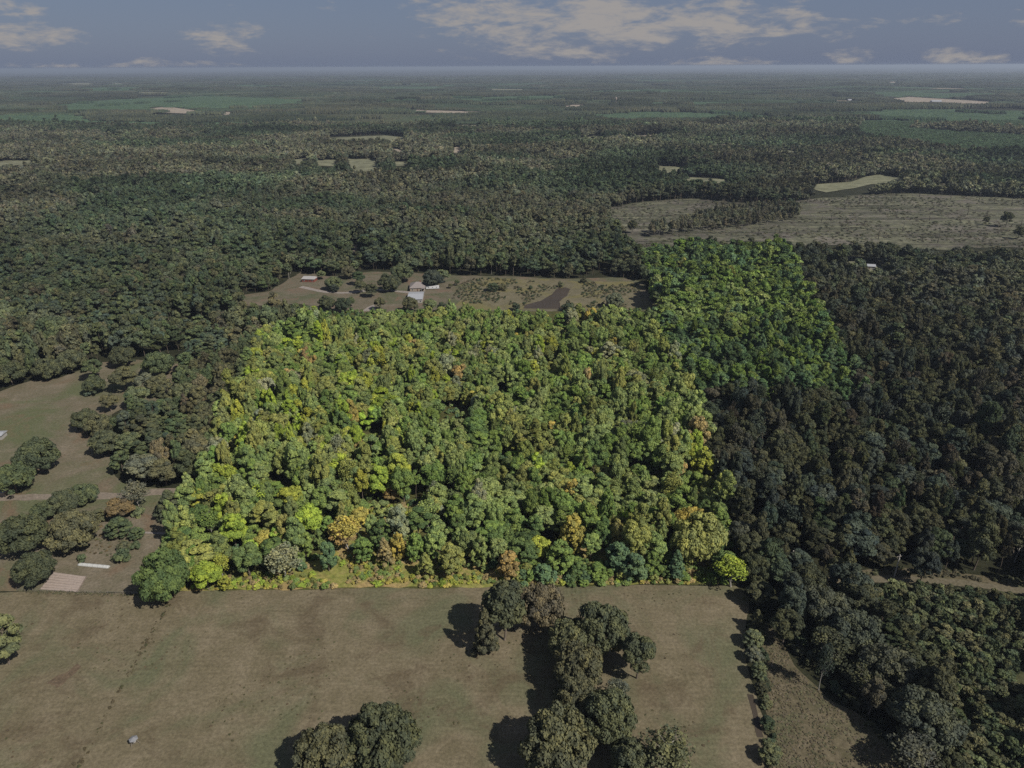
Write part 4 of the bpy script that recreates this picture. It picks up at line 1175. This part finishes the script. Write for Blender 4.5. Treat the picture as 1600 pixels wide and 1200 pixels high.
def scatter_trees(name, mask, label, cat='woodland'):
    ids = np.where(mask & ~solo)[0]
    if not len(ids): return
    pts = np.stack([X[ids], Y[ids], Z[ids]], 1)
    lod = np.where(D[ids] < 520, 0, np.where(D[ids] < 1150, 1, 2))
    idx = []; scl = []; tint = []
    r2 = np.random.default_rng(len(ids))
    for j, i in enumerate(ids):
        k = kinds[i]; v = int(r2.integers(NV[k]))
        idx.append(PIDX[k, v, kind_lod(k, int(lod[j]))])
        W, H = NOM[k]; scl.append((W_[i] / W, W_[i] / W, H_[i] / H)); tint.append(T[tn[i]])
    amp = np.clip((D[ids] - 350) / 900, 0, 1)
    big = 1 + amp * (1.5 * (fbm(X[ids] / 210, Y[ids] / 120, 131, 3) - .5) + .5 * (fbm(X[ids] / 60, Y[ids] / 40, 137, 2) - .5))
    big = np.where(young[ids], 1.0, big)
    tint = np.array(tint)
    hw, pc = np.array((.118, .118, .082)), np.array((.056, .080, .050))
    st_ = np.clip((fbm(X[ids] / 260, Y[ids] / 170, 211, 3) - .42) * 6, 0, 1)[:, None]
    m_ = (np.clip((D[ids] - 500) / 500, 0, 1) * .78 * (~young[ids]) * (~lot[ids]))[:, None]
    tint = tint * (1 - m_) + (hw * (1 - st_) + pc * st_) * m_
    tint = tint * r2.normal(1, .15, (len(ids), 1)).clip(.6, 1.6) * r2.normal(1, .035, (len(ids), 3)) * big[:, None]
    gn_scatter(name, pts, idx, r2.uniform(0, 6.28, len(ids)), scl, tint, protos, label, cat)
scatter_trees('brightened_woodland', lot, 'close-set trees with brightened green and yellowish leaves of the bright woodland behind its front rows')
scatter_trees('dark_woodland', right, 'dark olive and brown woods to the right of the bright woodland')
scatter_trees('olive_woodland', ~lot & ~right & (D < 1150), 'olive green woods left of and behind the bright woodland')
scatter_trees('distant_woodland', ~lot & ~right & (D >= 1150), 'hazy woods beyond the farmhouse and the cutover land')

# far forest
def far_forest():
    r = np.random.default_rng(77)
    xs, ys = [], []
    y = 2560 + TILE / 2
    while y < 15000:
        w = .78 * y + 100; x = np.arange(-w, w, TILE); xs.append(x); ys.append(np.full(len(x), y)); y += TILE
    x, y = np.concatenate(xs), np.concatenate(ys)
    z = relief(x, y)
    px, py = proj(x, y, z); qx, qy = proj(x, y, z + 12)
    k = np.ones(len(x), bool)
    for mk, poly, lab in FAR:
        P = np.array([G(*q) for q in poly]); c = P.mean(0)
        big = c + (P - c) * 1.12
        k &= ~inside(big, x, y) & ~inside(poly, qx, qy)
    x, y, z, px, py = x[k], y[k], z[k], px[k], py[k]; n = len(x)
    st = fbm(x / 700, y / 380, 91, 4); st2 = fbm(x / 260, y / 180, 97, 3)
    piney = (st > .53)
    idx = np.where(piney, r.integers(5, 8, n), r.integers(0, 5, n))
    a = np.array((.046, .053, .034)); b = np.array((.042, .060, .036)); c = np.array((.064, .062, .042))
    w = np.clip((st - .4) * 4, 0, 1)[:, None]
    tint = a * (1 - w) + b * w
    w2 = np.clip((st2 - .5) * 4, 0, 1)[:, None]; tint = tint * (1 - w2 * .6) + c * w2 * .6
    tint *= (0.45 + 1.15 * fbm(x / 420, y / 240, 113, 3))[:, None] * r.normal(1, .10, (n, 1))
    hs = np.where(piney, .7, 1.0) * (.7 + .6 * st2)
    yg = in_any(YOUNG, px, py) | (fbm(x / 900, y / 420, 171, 2) > .66)
    idx = np.where(yg, r.integers(5, 8, n), idx); hs = np.where(yg, .42, hs); tint[yg] = np.array((.058, .092, .054)) * r.normal(1, .06, (int(yg.sum()), 1))
    # dark tree belts between stands
    belt = (np.abs(fbm(x / 1300, y / 500, 181, 3) - .5) < .012); hs = np.where(belt, 1.35, hs); tint[belt] *= .7
    scl = np.stack([np.ones(n) * 1.02, np.ones(n) * 1.02, hs], 1)
    gn_scatter('far_forest', np.stack([x, y, z], 1), idx, r.integers(0, 4, n) * math.pi / 2, scl, tint, PATCH, 'unbroken hazy forest stretching to the horizon', 'forest')
far_forest()

# ------------------------------------------------------------------ undergrowth, thicket, weeds
def scatter_in(name, polys_px, spacing, kinds_w, tints, wr, hr, label, cat, seed, thresh=None, avoid=None, wpoly=None):
    r = np.random.default_rng(seed)
    P = np.concatenate([np.array([G(*q) for q in p]) for p in polys_px])
    x0, y0 = P.min(0); x1, y1 = P.max(0)
    nx, ny = int((x1 - x0) / spacing), int((y1 - y0) / spacing)
    gx, gy = np.meshgrid(np.arange(nx), np.arange(ny))
    x = x0 + (gx.ravel() + r.uniform(0, 1, nx * ny)) * spacing; y = y0 + (gy.ravel() + r.uniform(0, 1, nx * ny)) * spacing
    px, py = proj(x, y, relief(x, y))
    k = in_any(polys_px, px, py) & (px > -80) & (px < 1680) & (py < 1260)
    if thresh is not None: k &= fbm(x / (spacing * 5), y / (spacing * 5), seed, 3) > thresh
    if avoid: k &= ~in_any(avoid, px, py)
    x, y = x[k], y[k]; n = len(x)
    ks = [kinds_w[i] for i in r.integers(0, len(kinds_w), n)]
    idx = []; scl = []; tt = []
    for j, kk in enumerate(ks):
        lod = 1 if kk == 'bush' and np.hypot(x[j], y[j]) > 300 else 0
        idx.append(PIDX[kk, int(r.integers(NV[kk])), kind_lod(kk, lod)])
        w = r.uniform(*wr); h = r.uniform(*hr); W, H = NOM[kk]; scl.append((w / W, w / W, h / H))
        tq = tints[int(r.integers(len(tints)))]; tt.append(T[tq] if isinstance(tq, str) else tq)
    tt = np.array(tt) * r.normal(1, .15, (n, 1)).clip(.5, 1.5)
    return gn_scatter(name, np.stack([x, y, relief(x, y)], 1), idx, r.uniform(0, 6.28, n), scl, tt, protos, label, cat)

scatter_in('thicket', [P_THICK], 3.1, ['sapling', 'sapling', 'bush', 'egg'], ['oakdark', 'green', 'olive', 'green', 'd_green', 'olive', 'palegreen'], (3.2, 5.2), (2.6, 6.0), 'dense dark young regrowth at bottom right', 'thicket', 5, .30, [TRACKWAY, [(1335, 900), (1400, 899), (1470, 904), (1640, 922), (1640, 952), (1540, 936), (1470, 926), (1400, 922), (1335, 926)]])
scatter_in('undergrowth', OPENINGS + [[(330, 905), (1160, 895), (1172, 911), (230, 922)]], 2.1, ['bush'], ['l_olive', 'l_yellow', 'l_mid', 'l_green', 'l_gold', 'l_brown', 'l_bright', 'l_brown'],
           (1.4, 3.4), (.8, 2.2), 'yellow-green brush in the glades and along the front of the bright woodland', 'brush', 6, .36)
scatter_in('shrubbery', [LOT], 5.0, ['bush', 'egg'], ['l_dark', 'l_green', 'l_mid', 'l_blue'], (2.5, 4.5), (1.8, 4.5), 'green shrub layer under the trees of the bright woodland', 'shrubs', 16, .42, OPENINGS)
scatter_in('front_thicket', [[(800, 874), (930, 880), (1080, 866), (1075, 908), (800, 911)]], 3.4, ['egg', 'egg', 'bush'], ['l_blue', 'l_green', 'l_dark', 'l_green', 'l_olive'], (3.2, 6), (3, 6.5),
           'blue-green bushy thicket along the right half of the front edge', 'brush', 26, .22)
scatter_in('ditch_brush', [[(1176, 960), (1192, 960), (1198, 1040), (1206, 1120), (1216, 1210), (1200, 1210), (1194, 1140), (1184, 1060), (1174, 1000)]], 1.8, ['bush'], ['olive', 'palegreen', 'd_olive', 'd_green'],
           (1.4, 3.2), (.8, 2.2), 'tangled brush filling the hedge line by the ditch', 'brush', 7, .42)
scatter_in('dark_undergrowth', [[(1180, 915), (1240, 900), (1330, 905), (1390, 990), (1480, 1120), (1500, 1200), (1420, 1200), (1330, 1110), (1290, 1075), (1240, 1020), (1212, 975)]], 3.2, ['bush', 'sapling'], ['d_olive', 'd_green', 'd_grey', 'd_olive'],
           (2, 4), (1.2, 3.5), 'dark undergrowth beneath the grey open trees', 'brush', 8, .38)
scatter_in('roadside_brush', [[(1300, 902), (1335, 890), (1420, 884), (1560, 900), (1640, 914), (1640, 922), (1540, 908), (1420, 901), (1340, 902), (1300, 908)], [(1330, 917), (1450, 912), (1640, 935), (1640, 945), (1400, 925), (1340, 925)]], 2.2, ['bush'], ['olive', 'd_olive', 'brownish'], (1.4, 2.6), (.8, 1.6), 'low brush along the grassy track', 'brush', 9, .42)
scatter_in('field_weeds', [P_HAY], 3.4, ['bush'], [(.10, .09, .05), (.12, .10, .06), (.085, .085, .045), (.11, .085, .055)], (.4, 1.0), (.1, .25), 'scattered low weeds in the mown hayfield', 'weeds', 10, .60)
scatter_in('strip_weeds', [P_STRIP], .95, ['bush'], [(.14, .118, .075), (.115, .11, .065), (.15, .125, .085)], (.4, 1.1), (.12, .35), 'coarse weeds on the rough grass strip', 'weeds', 11, .30)
scatter_in('pasture_weeds', [[(120, 640), (150, 655), (142, 690), (120, 680)], [(130, 830), (225, 800), (240, 850), (225, 880), (130, 872)]], 2.6, ['bush'], ['olive', 'brownish', 'rust'], (.6, 1.6), (.3, .9), 'weeds in the dry part of the pasture', 'weeds', 12, .5)
scatter_in('flat_brush', [[(715, 445), (745, 434), (900, 440), (1000, 445), (1020, 482), (885, 484), (890, 452), (870, 450), (820, 478), (700, 486)]], 3.6, ['bush'], ['olive', 'brownish', 'd_green', (.12, .10, .03)][:3], (1.4, 3.4), (.7, 1.8), 'brush dotted over the weedy flat by the pond', 'brush', 13, .5)
scatter_in('cutover_brush', [P_CUT], 7.5, ['bush'], [(.10, .095, .07), (.13, .125, .085), 'greyish', 'd_olive', 'd_grey', (.10, .09, .07)], (2, 6), (.5, 1.8), 'brush and logging debris over the cutover land', 'brush', 14, .44)

# line of brush along the old fence across the hayfield
def fence_weeds():
    pts_px = [(268, 943), (250, 968), (236, 990), (220, 1020), (200, 1055), (175, 1100), (150, 1145), (120, 1200), (100, 1235)]
    P = np.array([G(*q) for q in pts_px]); r = np.random.default_rng(3)
    out = []
    for i in range(len(P) - 1):
        L = np.hypot(*(P[i + 1] - P[i]))
        for _ in range(int(L * (2.2 if i < 4 else 1.1))):
            q = P[i] + (P[i + 1] - P[i]) * r.random(); out.append((q[0] + r.normal(0, .55), q[1] + r.normal(0, .55), 0))
    n = len(out); s = r.uniform(.25, .75, n) * np.where(fbm(np.array([o_[0] for o_ in out]) / 4, np.array([o_[1] for o_ in out]) / 4, 8, 2) > .5, 1.2, .6)
    scl = np.stack([s * 1.5 / 4 * 1.0, s * 1.5 / 4, s * .8 / 3], 1)
    idx = [PIDX['bush', int(r.integers(3)), 0] for _ in range(n)]
    tt = np.array([(.085, .07, .042), (.10, .082, .05), (.075, .075, .04)])[r.integers(0, 3, n)]
    gn_scatter('fence_line_weeds', out, idx, r.uniform(0, 6, n), scl, tt, protos, 'dark line of weeds running diagonally across the hayfield', 'weeds')
fence_weeds()

# ------------------------------------------------------------------ fence along the top of the hayfield
def wire_fence():
    A, B = G(28, 923), G(216, 929)
    L = np.hypot(*(B - A)); d = (B - A) / L; ang = math.atan2(d[1], d[0])
    root = empty('wire_fence', A[0], A[1], 0, ang)
    tag(root, 'thin wire fence on wooden posts between garden and hayfield', 'fence')
    r = random.Random(4)
    mb = MB().tube((0, 0, -.3), (0, 0, 1.35), .07, .06, 6)
    pm = mesh_py('post', mb.V, mb.F, M['post'])
    k = int(L / 3.0)
    for i in range(k + 1):
        p = link('post', pm, root); p.location = (L * i / k, 0, 0); p.rotation_euler = (r.uniform(-.04, .04), r.uniform(-.04, .04), r.uniform(0, 3))
    for z in (.35, .7, 1.05, 1.25):
        MB().tube((0, 0, z), (L, 0, z), .012, .012, 3).build('wire', M['wire'], root)
wire_fence()
scatter_in('fence_grass', [[(28, 922), (216, 927), (216, 932), (28, 927)]], .9, ['bush'], ['olive', 'brownish'], (.4, .9), (.3, .7), 'taller grass along the wire fence', 'grass', 15, .3)

# ------------------------------------------------------------------ garden
def garden():
    c = [G(84, 894), G(136, 901), G(122, 925), G(62, 921)]
    root = empty('garden_plot', c[3][0], c[3][1], 0, 0)
    tag(root, 'tilled garden plot with pale raised rows beside the dark oak', 'garden')
    V = [(p[0] - c[3][0], p[1] - c[3][1], .05) for p in c]
    link('soil', mesh_py('soil', V, [(3, 2, 1, 0)], M['soil']), root)
    W = lambda s, t: (1 - s) * ((1 - t) * np.r_[V[3][:2]] + t * np.r_[V[2][:2]]) + s * ((1 - t) * np.r_[V[0][:2]] + t * np.r_[V[1][:2]])
    light = plain_mat('pale_dry_soil', (.24, .195, .165), .95, .2, 2)
    for i in range(7):
        s = (i + .5) / 7
        a, b = W(s, .02), W(s, .98); d = (b - a) / np.hypot(*(b - a)); nn = np.array([-d[1], d[0]])
        VV, FF = [], []
        for j in range(9):
            q = a + (b - a) * j / 8 + nn * random.uniform(-.06, .06)
            for o_, z in ((-.62, .055), (-.3, .3), (.3, .32), (.62, .055)):
                VV.append((*(q + nn * o_), z + random.uniform(-.02, .02)))
            if j: FF += [(4 * j - 4 + m_, 4 * j - 3 + m_, 4 * j + 1 + m_, 4 * j + m_) for m_ in range(3)]
        link('ridge', mesh_py('ridge', VV, FF, light), root)
garden()

def row_cover():
    A, B = G(123, 882), G(171, 886.5)
    L = np.hypot(*(B - A)); ang = math.atan2(B[1] - A[1], B[0] - A[0])
    root = empty('row_cover', A[0], A[1], 0, ang)
    tag(root, 'long pale low tunnel cover lying on the grass above the garden plot', 'garden cover')
    V, F = [], []
    n, k = 24, 7
    for i in range(n + 1):
        sag = 1 - .09 * abs(math.sin(i * math.pi / 4))
        e = .55 if i in (0, n) else 1
        for j in range(k):
            a = math.pi * j / (k - 1)
            V.append((L * i / n, -math.cos(a) * .85 * (1 if e == 1 else .8), .06 + math.sin(a) * .75 * sag * e))
    for i in range(n):
        F += [(i * k + j, i * k + j + 1, (i + 1) * k + j + 1, (i + 1) * k + j) for j in range(k - 1)]
    F += [tuple(range(k)), tuple(range(n * k, n * k + k))[::-1]]
    link('cover', mesh_py('cover', V, F, M['cover']), root)
    mb = MB()
    for i in range(0, n + 1, 4):
        pts = [(L * i / n, -math.cos(math.pi * j / 8) * .88, .06 + math.sin(math.pi * j / 8) * .79) for j in range(9)]
        h = MB()
        for p, q in zip(pts, pts[1:]): h.tube(p, q, .025, .025, 4)
        h.build('hoop', M['wire'], root)
row_cover()

# ------------------------------------------------------------------ feeder in the hayfield
def feeder():
    g = G(211, 1163)
    root = empty('game_feeder', g[0], g[1], 0, .2)
    tag(root, 'small hexagonal metal-roofed feeder on legs in the hayfield', 'feeder')
    n = 6; R = 1.35
    ring = [(R * math.cos(2 * math.pi * i / n), R * math.sin(2 * math.pi * i / n)) for i in range(n)]
    for i in range(n):
        a, b = ring[i], ring[(i + 1) % n]
        link('roof_panel', mesh_py('roof_panel', [(a[0], a[1], 2.35), (b[0], b[1], 2.35), (0, 0, 2.95), (a[0], a[1], 2.30), (b[0], b[1], 2.30), (0, 0, 2.90)], [(0, 1, 2), (5, 4, 3), (0, 3, 4, 1)], M['steel']), root)
    MB().tube((0, 0, 2.86), (0, 0, 3.08), .12, .03, 8).build('finial', M['steel'], root)
    MB().tube((0, 0, 1.15), (0, 0, 2.3), .55, .58, 12).tube((0, 0, .85), (0, 0, 1.15), .18, .54, 12).build('barrel', M['wall_pale'], root)
    for i in (0, 2, 4):
        a = ring[i]; MB().tube((a[0] * 1.05, a[1] * 1.05, -.1), (a[0] * .6, a[1] * .6, 2.4), .05, .05, 6).build('leg', M['post'], root)
    ap = [(a[0] * .86, a[1] * .86) for a in ring]
    for i in (0, 2, 4):
        a, b = ap[i], ap[(i + 2) % 6]; MB().tube((a[0], a[1], 1.0), (b[0], b[1], 1.0), .03, .03, 5).build('brace', M['post'], root)
feeder()

# ------------------------------------------------------------------ utility poles
def pole(px, py, toppx, label, grp='utility poles at the edge of the dark woods', h=11):
    g = G(px, py)
    root = empty('utility_pole', g[0], g[1], 0, .25); tag(root, label, 'utility pole', grp)
    MB().tube((0, 0, -1), (0, 0, h), .24, .17, 8).build('pole', M['pole'], root)
    MB().box(-1.3, -.07, h - .9, 1.3, .07, h - .72).build('crossarm', M['post'], root)
    for x in (-1.15, -.4, .4, 1.15):
        MB().tube((x, 0, h - .72), (x, 0, h - .52), .05, .035, 6).build('insulator', M['white'], root)
    MB().tube((.28, 0, h - 2.6), (.28, 0, h - 1.7), .2, .2, 8).build('transformer', M['steel'], root)
pole(1303, 912, None, 'utility pole left of the grassy track, nearest the bright woodland')
pole(1397, 902, None, 'utility pole beside the grassy track, right of the other one')
pole(1234, 892, None, 'leaning utility pole half hidden among the dark trees', h=10)

# ------------------------------------------------------------------ snags and lone trees on the cutover land
gS = 'dead snags on the cutover land'
snag_mesh = []
for s in range(4):
    rr = np.random.default_rng(200 + s)
    snag_mesh.append(limb_mesh('snag_trunk', 12, .22, rr, 7, .2, .35, 'snag', top=1.0, twig=2))
SN = [(1238, 322, 9), (1320, 328, 12), (1374, 332, 12), (1423, 318, 10), (1467, 322, 11), (1511, 336, 13), (1298, 346, 9), (1283, 348, 8), (1372, 374, 13), (1324, 362, 10), (1540, 348, 15), (1436, 308, 10),
      (1485, 312, 10), (1530, 312, 9), (1553, 318, 10), (1580, 322, 10), (1593, 360, 12), (1400, 340, 9), (1452, 345, 8), (1350, 352, 8), (1410, 362, 8), (1095, 330, 7), (1130, 322, 8), (1042, 340, 8), (1075, 322, 8),
      (1216, 370, 9), (1185, 366, 8), (1342, 318, 9), (1392, 316, 9), (1500, 370, 10), (1465, 380, 10), (1440, 378, 9)]
side = ['tall', 'short', 'forked', 'leaning']
SN.sort(key=lambda t: t[0])
rows = {'back': [s for s in SN if s[1] < 334], 'front': [s for s in SN if s[1] >= 334]}
for rn, lst in rows.items():
    for i, (px, py, h) in enumerate(lst):
        g = G(px, py); z = float(relief(g[0], g[1]))
        root = empty('dead_snag', g[0], g[1], z, i * 1.3)
        nxt = ('nearest the standing tree strip' if i == 0 else ('%s from the left' % ordn[i] if i < 12 else '%s from the right' % ordn[len(lst) - 1 - i]))
        tag(root, 'dark dead snag on the %s part of the cutover land, %s' % (rn, nxt), 'dead tree', gS)
        root.scale = (2.0, 2.0, h / 12 * 1.3)
        link('trunk', snag_mesh[i % 4], root)
for (px, py, w, lab) in [(1572, 348, 15, 'lone leafy tree on its stem at the right of the cutover land'), (1541, 344, 8, 'small leafy tree left of the lone one on the cutover land'), (988, 357, 15, 'dark bushy tree at the left end of the cutover land'),
                         (1592, 366, 12, 'dark low tree at the right edge of the cutover land')]:
    g, t = Gz(px, py, 6); z = float(relief(g[0], g[1])); wm = w * math.hypot(np.hypot(*g), CAM_H) / FPX
    add_tree('round', g[0], g[1], wm, wm * 1.4, T['d_olive'], lab, 'lone trees on the cutover land', z=z)

# ------------------------------------------------------------------ buildings
def house(px, py, w, d, h, rot, roof_mat, wall_mat, name, label, cat, hip=0.0, rise=2.6, eave=.5, wins=3, door=True, porch=False, z=None):
    g = G(px, py); zz = float(relief(*g)) if z is None else z
    root = empty(name, g[0], g[1], zz, rot); tag(root, label, cat)
    t = .2
    for (x0, y0, x1, y1) in ((-w/2, -d/2, w/2, -d/2 + t), (-w/2, d/2 - t, w/2, d/2), (-w/2, -d/2 + t, -w/2 + t, d/2 - t), (w/2 - t, -d/2 + t, w/2, d/2 - t)):
        MB().box(x0, y0, -.3, x1, y1, h).build('wall', wall_mat, root)
    a, b = w/2 + eave, d/2 + eave; rz = h + rise; hx = a - hip
    V = [(-a, -b, h), (a, -b, h), (a, b, h), (-a, b, h), (-hx, 0, rz), (hx, 0, rz)]
    V += [(x, y, z_ - .18) for x, y, z_ in V]
    rf = link('roof', mesh_py('roof', V, [(0, 1, 5, 4), (2, 3, 4, 5), (1, 2, 5), (3, 0, 4), (0, 6, 7, 1), (1, 7, 8, 2), (2, 8, 9, 3), (3, 9, 6, 0), (7, 6, 9, 8)], roof_mat), root)
    MB().box(-hx, -.12, rz - .02, hx, .12, rz + .08).build('ridge_cap', roof_mat, rf)
    for i in range(wins):
        x = -w/2 + (i + .5) * w / wins
        if door and i == wins // 2: continue
        for y, s in ((-d/2, -1), (d/2, 1)):
            fr = MB().box(x - .62, y + (s * .004 if s > 0 else -.07), .9, x + .62, y + (.07 if s > 0 else -.004), 2.2).build('window', M['white'], root)
            MB().box(x - .52, y + (s * .072 if s > 0 else -.09), 1.0, x + .52, y + (.09 if s > 0 else -.072), 2.1).build('pane', M['glass'], fr)
    if door:
        dr = MB().box(-.5, -d/2 - .06, 0, .5, -d/2 - .004, 2.1).build('door', M['door'], root)
        MB().box(.32, -d/2 - .12, .98, .4, -d/2 - .062, 1.06).build('handle', M['steel'], dr)
    if porch:
        MB().box(w/2 - 3, -d/2 - 2.2, h - .35, w/2, -d/2 - eave - .01, h - .2).build('porch_roof', roof_mat, root)
        for x in (w/2 - 2.9, w/2 - .1): MB().box(x - .07, -d/2 - 2.15, 0, x + .07, -d/2 - 2.01, h - .36).build('porch_post', M['white'], root)
    if hip > 1.5:
        MB().box(2.0, .6, rz - 1.4, 2.8, 1.3, rz + .7).build('chimney', M['wall_red'], rf)
    return root
house(653, 451, 13.5, 17, 3.2, 0.08, M['shingle'], M['wall_tan'], 'farmhouse', 'grey-brown hip-roofed farmhouse behind the bright woodland', 'house', hip=6.0, rise=3.4, porch=True)
house(650, 467.5, 12.5, 22, 3.4, 0.05, M['metal_white'], M['wall_pale'], 'shed', 'large shed with pale metal roof in front of the farmhouse', 'shed', hip=0.2, rise=1.6, wins=4)
house(484, 439, 12, 8, 3.0, -.12, M['shingle2'], M['wall_red'], 'brick_house', 'low red brick house with a grey roof at the left of the yard', 'house', hip=1.2, rise=1.8)
house(-3, 684, 7, 5.5, 2.6, .1, M['metal_white'], M['wall_pale'], 'carport', 'pale metal-roofed shed at the left frame edge in the pasture', 'shed', hip=.1, rise=.8, wins=2, door=False)
house(-8, 771, 13, 6, 2.4, .05, M['metal_white'], M['wall_tan'], 'barn', 'pale roofed barn at the left edge beside the dirt road', 'barn', hip=.1, rise=1.0, wins=2)
house(1357, 419, 11, 7, 2.8, -.25, M['metal_white'], M['wall_pale'], 'cabin', 'pale roofed cabin at the clearing in the dark woods', 'house', hip=.2, rise=1.5)
house(1334, 441, 9, 7, 2.8, -.2, M['shingle2'], M['wall_tan'], 'cabin', 'small grey-roofed cabin below the clearing in the dark woods', 'house', hip=.2, rise=1.5)
house(1068, 257, 26, 16, 4.5, .1, M['shingle'], M['wall_tan'], 'cottage', 'far cottage at its green clearing beyond the cutover land', 'house', hip=3, rise=4)
for (px, py, w, lab) in [(342, 327, 18, 'pale roof among trees, right one of three left of centre'), (330, 337, 16, 'pale roof among trees, left one of three left of centre'), (358, 335, 13, 'small pale roof among trees, nearest the farmhouse road side'),
                         (122, 395, 15, 'white roof among the trees at left, right one of two'), (96, 404, 12, 'white roof among the trees at left, left one of two'),
                         (870, 218, 34, 'far whitish house right of centre'), (1330, 158, 40, 'far white farm building beside the distant tan fields'),
                         (1462, 160, 50, 'far white farm building on the broad tan field')]:
    house(px, py, w, w * .6, 6.5, random.uniform(-.3, .3), M['metal_white'], M['wall_pale'], 'farm_building', lab, 'building', hip=.3, rise=w * .14, wins=2, door=False)
def silo(px, py, h, label):
    g = G(px, py); z = float(relief(*g))
    root = empty('water_tower', g[0], g[1], z); tag(root, label, 'tower')
    for i in range(4):
        a = math.pi / 4 + i * math.pi / 2
        MB().tube((math.cos(a) * 6, math.sin(a) * 6, 0), (math.cos(a) * 3.5, math.sin(a) * 3.5, h * .72), .6, .5, 6).build('leg', M['post'], root)
    MB().tube((0, 0, h * .72), (0, 0, h * .92), 5.5, 5.5, 12).tube((0, 0, h * .92), (0, 0, h), 5.5, .6, 12).build('tank', M['wall_tan'], root)
silo(962, 166, 42, 'far tan water tower rising over the woods right of centre')

# white boat-like trailer and truck in the farmyard
def truck(px, py, rot, label, col, name='pickup_truck', cat='truck'):
    g = G(px, py); root = empty(name, g[0], g[1], 0.03, rot); tag(root, label, cat)
    body = [(-2.7, .45), (2.7, .45), (2.75, .95), (1.3, 1.05), (.75, 1.75), (-.55, 1.78), (-.75, 1.1), (-2.7, 1.05)]
    V = [(x, -.92, z) for x, z in body] + [(x, .92, z) for x, z in body]; n = len(body)
    for i in (4, 5): V[i] = (V[i][0], -.72, V[i][2]); V[i + n] = (V[i + n][0], .72, V[i + n][2])
    F = [tuple(range(n)), tuple(range(2 * n - 1, n - 1, -1))] + [(i, i + n, (i + 1) % n + n, (i + 1) % n) for i in range(n)]
    link('body', mesh_py('body', V, F, col), root)
    MB().add([(1.28, -.7, 1.1), (1.28, .7, 1.1), (.8, .64, 1.7), (.8, -.64, 1.7)], [(0, 1, 2, 3)]).build('windscreen', M['glass'], root).location = (.03, 0, .02)
    for x in (-1.75, 1.75):
        for y in (-.9, .9):
            w_ = MB().tube((x, y - .13, .36), (x, y + .13, .36), .37, .37, 12).build('wheel', M['dark'], root)
truck(671, 449, .3, 'white pickup truck parked right of the farmhouse', M['white'])
def trailer(px, py, rot, label, L=10):
    g = G(px, py); root = empty('camper_trailer', g[0], g[1], 0.03, rot); tag(root, label, 'trailer')
    b = [(-L/2, .6), (L/2, .6), (L/2, 2.6), (L/2 - .5, 3.0), (-L/2 + .5, 3.0), (-L/2, 2.5)]
    n = len(b); V = [(x, -1.2, z) for x, z in b] + [(x, 1.2, z) for x, z in b]
    link('body', mesh_py('body', V, [tuple(range(n)), tuple(range(2*n-1, n-1, -1))] + [(i, i+n, (i+1) % n+n, (i+1) % n) for i in range(n)], M['white']), root)
    for x in (-L*.3, 0, L*.3): MB().box(x - .5, -1.23, 1.6, x + .5, -1.204, 2.2).build('window', M['glass'], root)
    for x in (-.5, .5):
        MB().tube((x, -1.1, .4), (x, -.85, .4), .4, .4, 10).build('wheel', M['dark'], root)
    MB().tube((L/2, 0, .6), (L/2 + 1.4, 0, .5), .06, .06, 5).build('drawbar', M['steel'], root)
trailer(676, 451.5, .1, 'white camper trailer right of the farmhouse', 12)

# ------------------------------------------------------------------ haze
def haze():
    m, nt, out = new_mat('haze')
    pv = nt.nodes.new('ShaderNodeVolumePrincipled')
    pv.inputs['Color'].default_value = (*HAZE_COL, 1); pv.inputs['Density'].default_value = HAZE_DENSITY
    pv.inputs['Anisotropy'].default_value = 0.2
    nt.links.new(pv.outputs[0], out.inputs['Volume'])
    top = 192.0
    mb = MB().box(-95000, -700, -30, 95000, 71000, top)
    o = mb.build('haze', m); tag(o, 'thin bluish haze over the whole landscape', 'haze', kind='stuff')
HAZE_COL = (0.54, 0.62, 0.74)
HAZE_DENSITY = 6.5e-5
if HAZE_DENSITY > 0: haze()
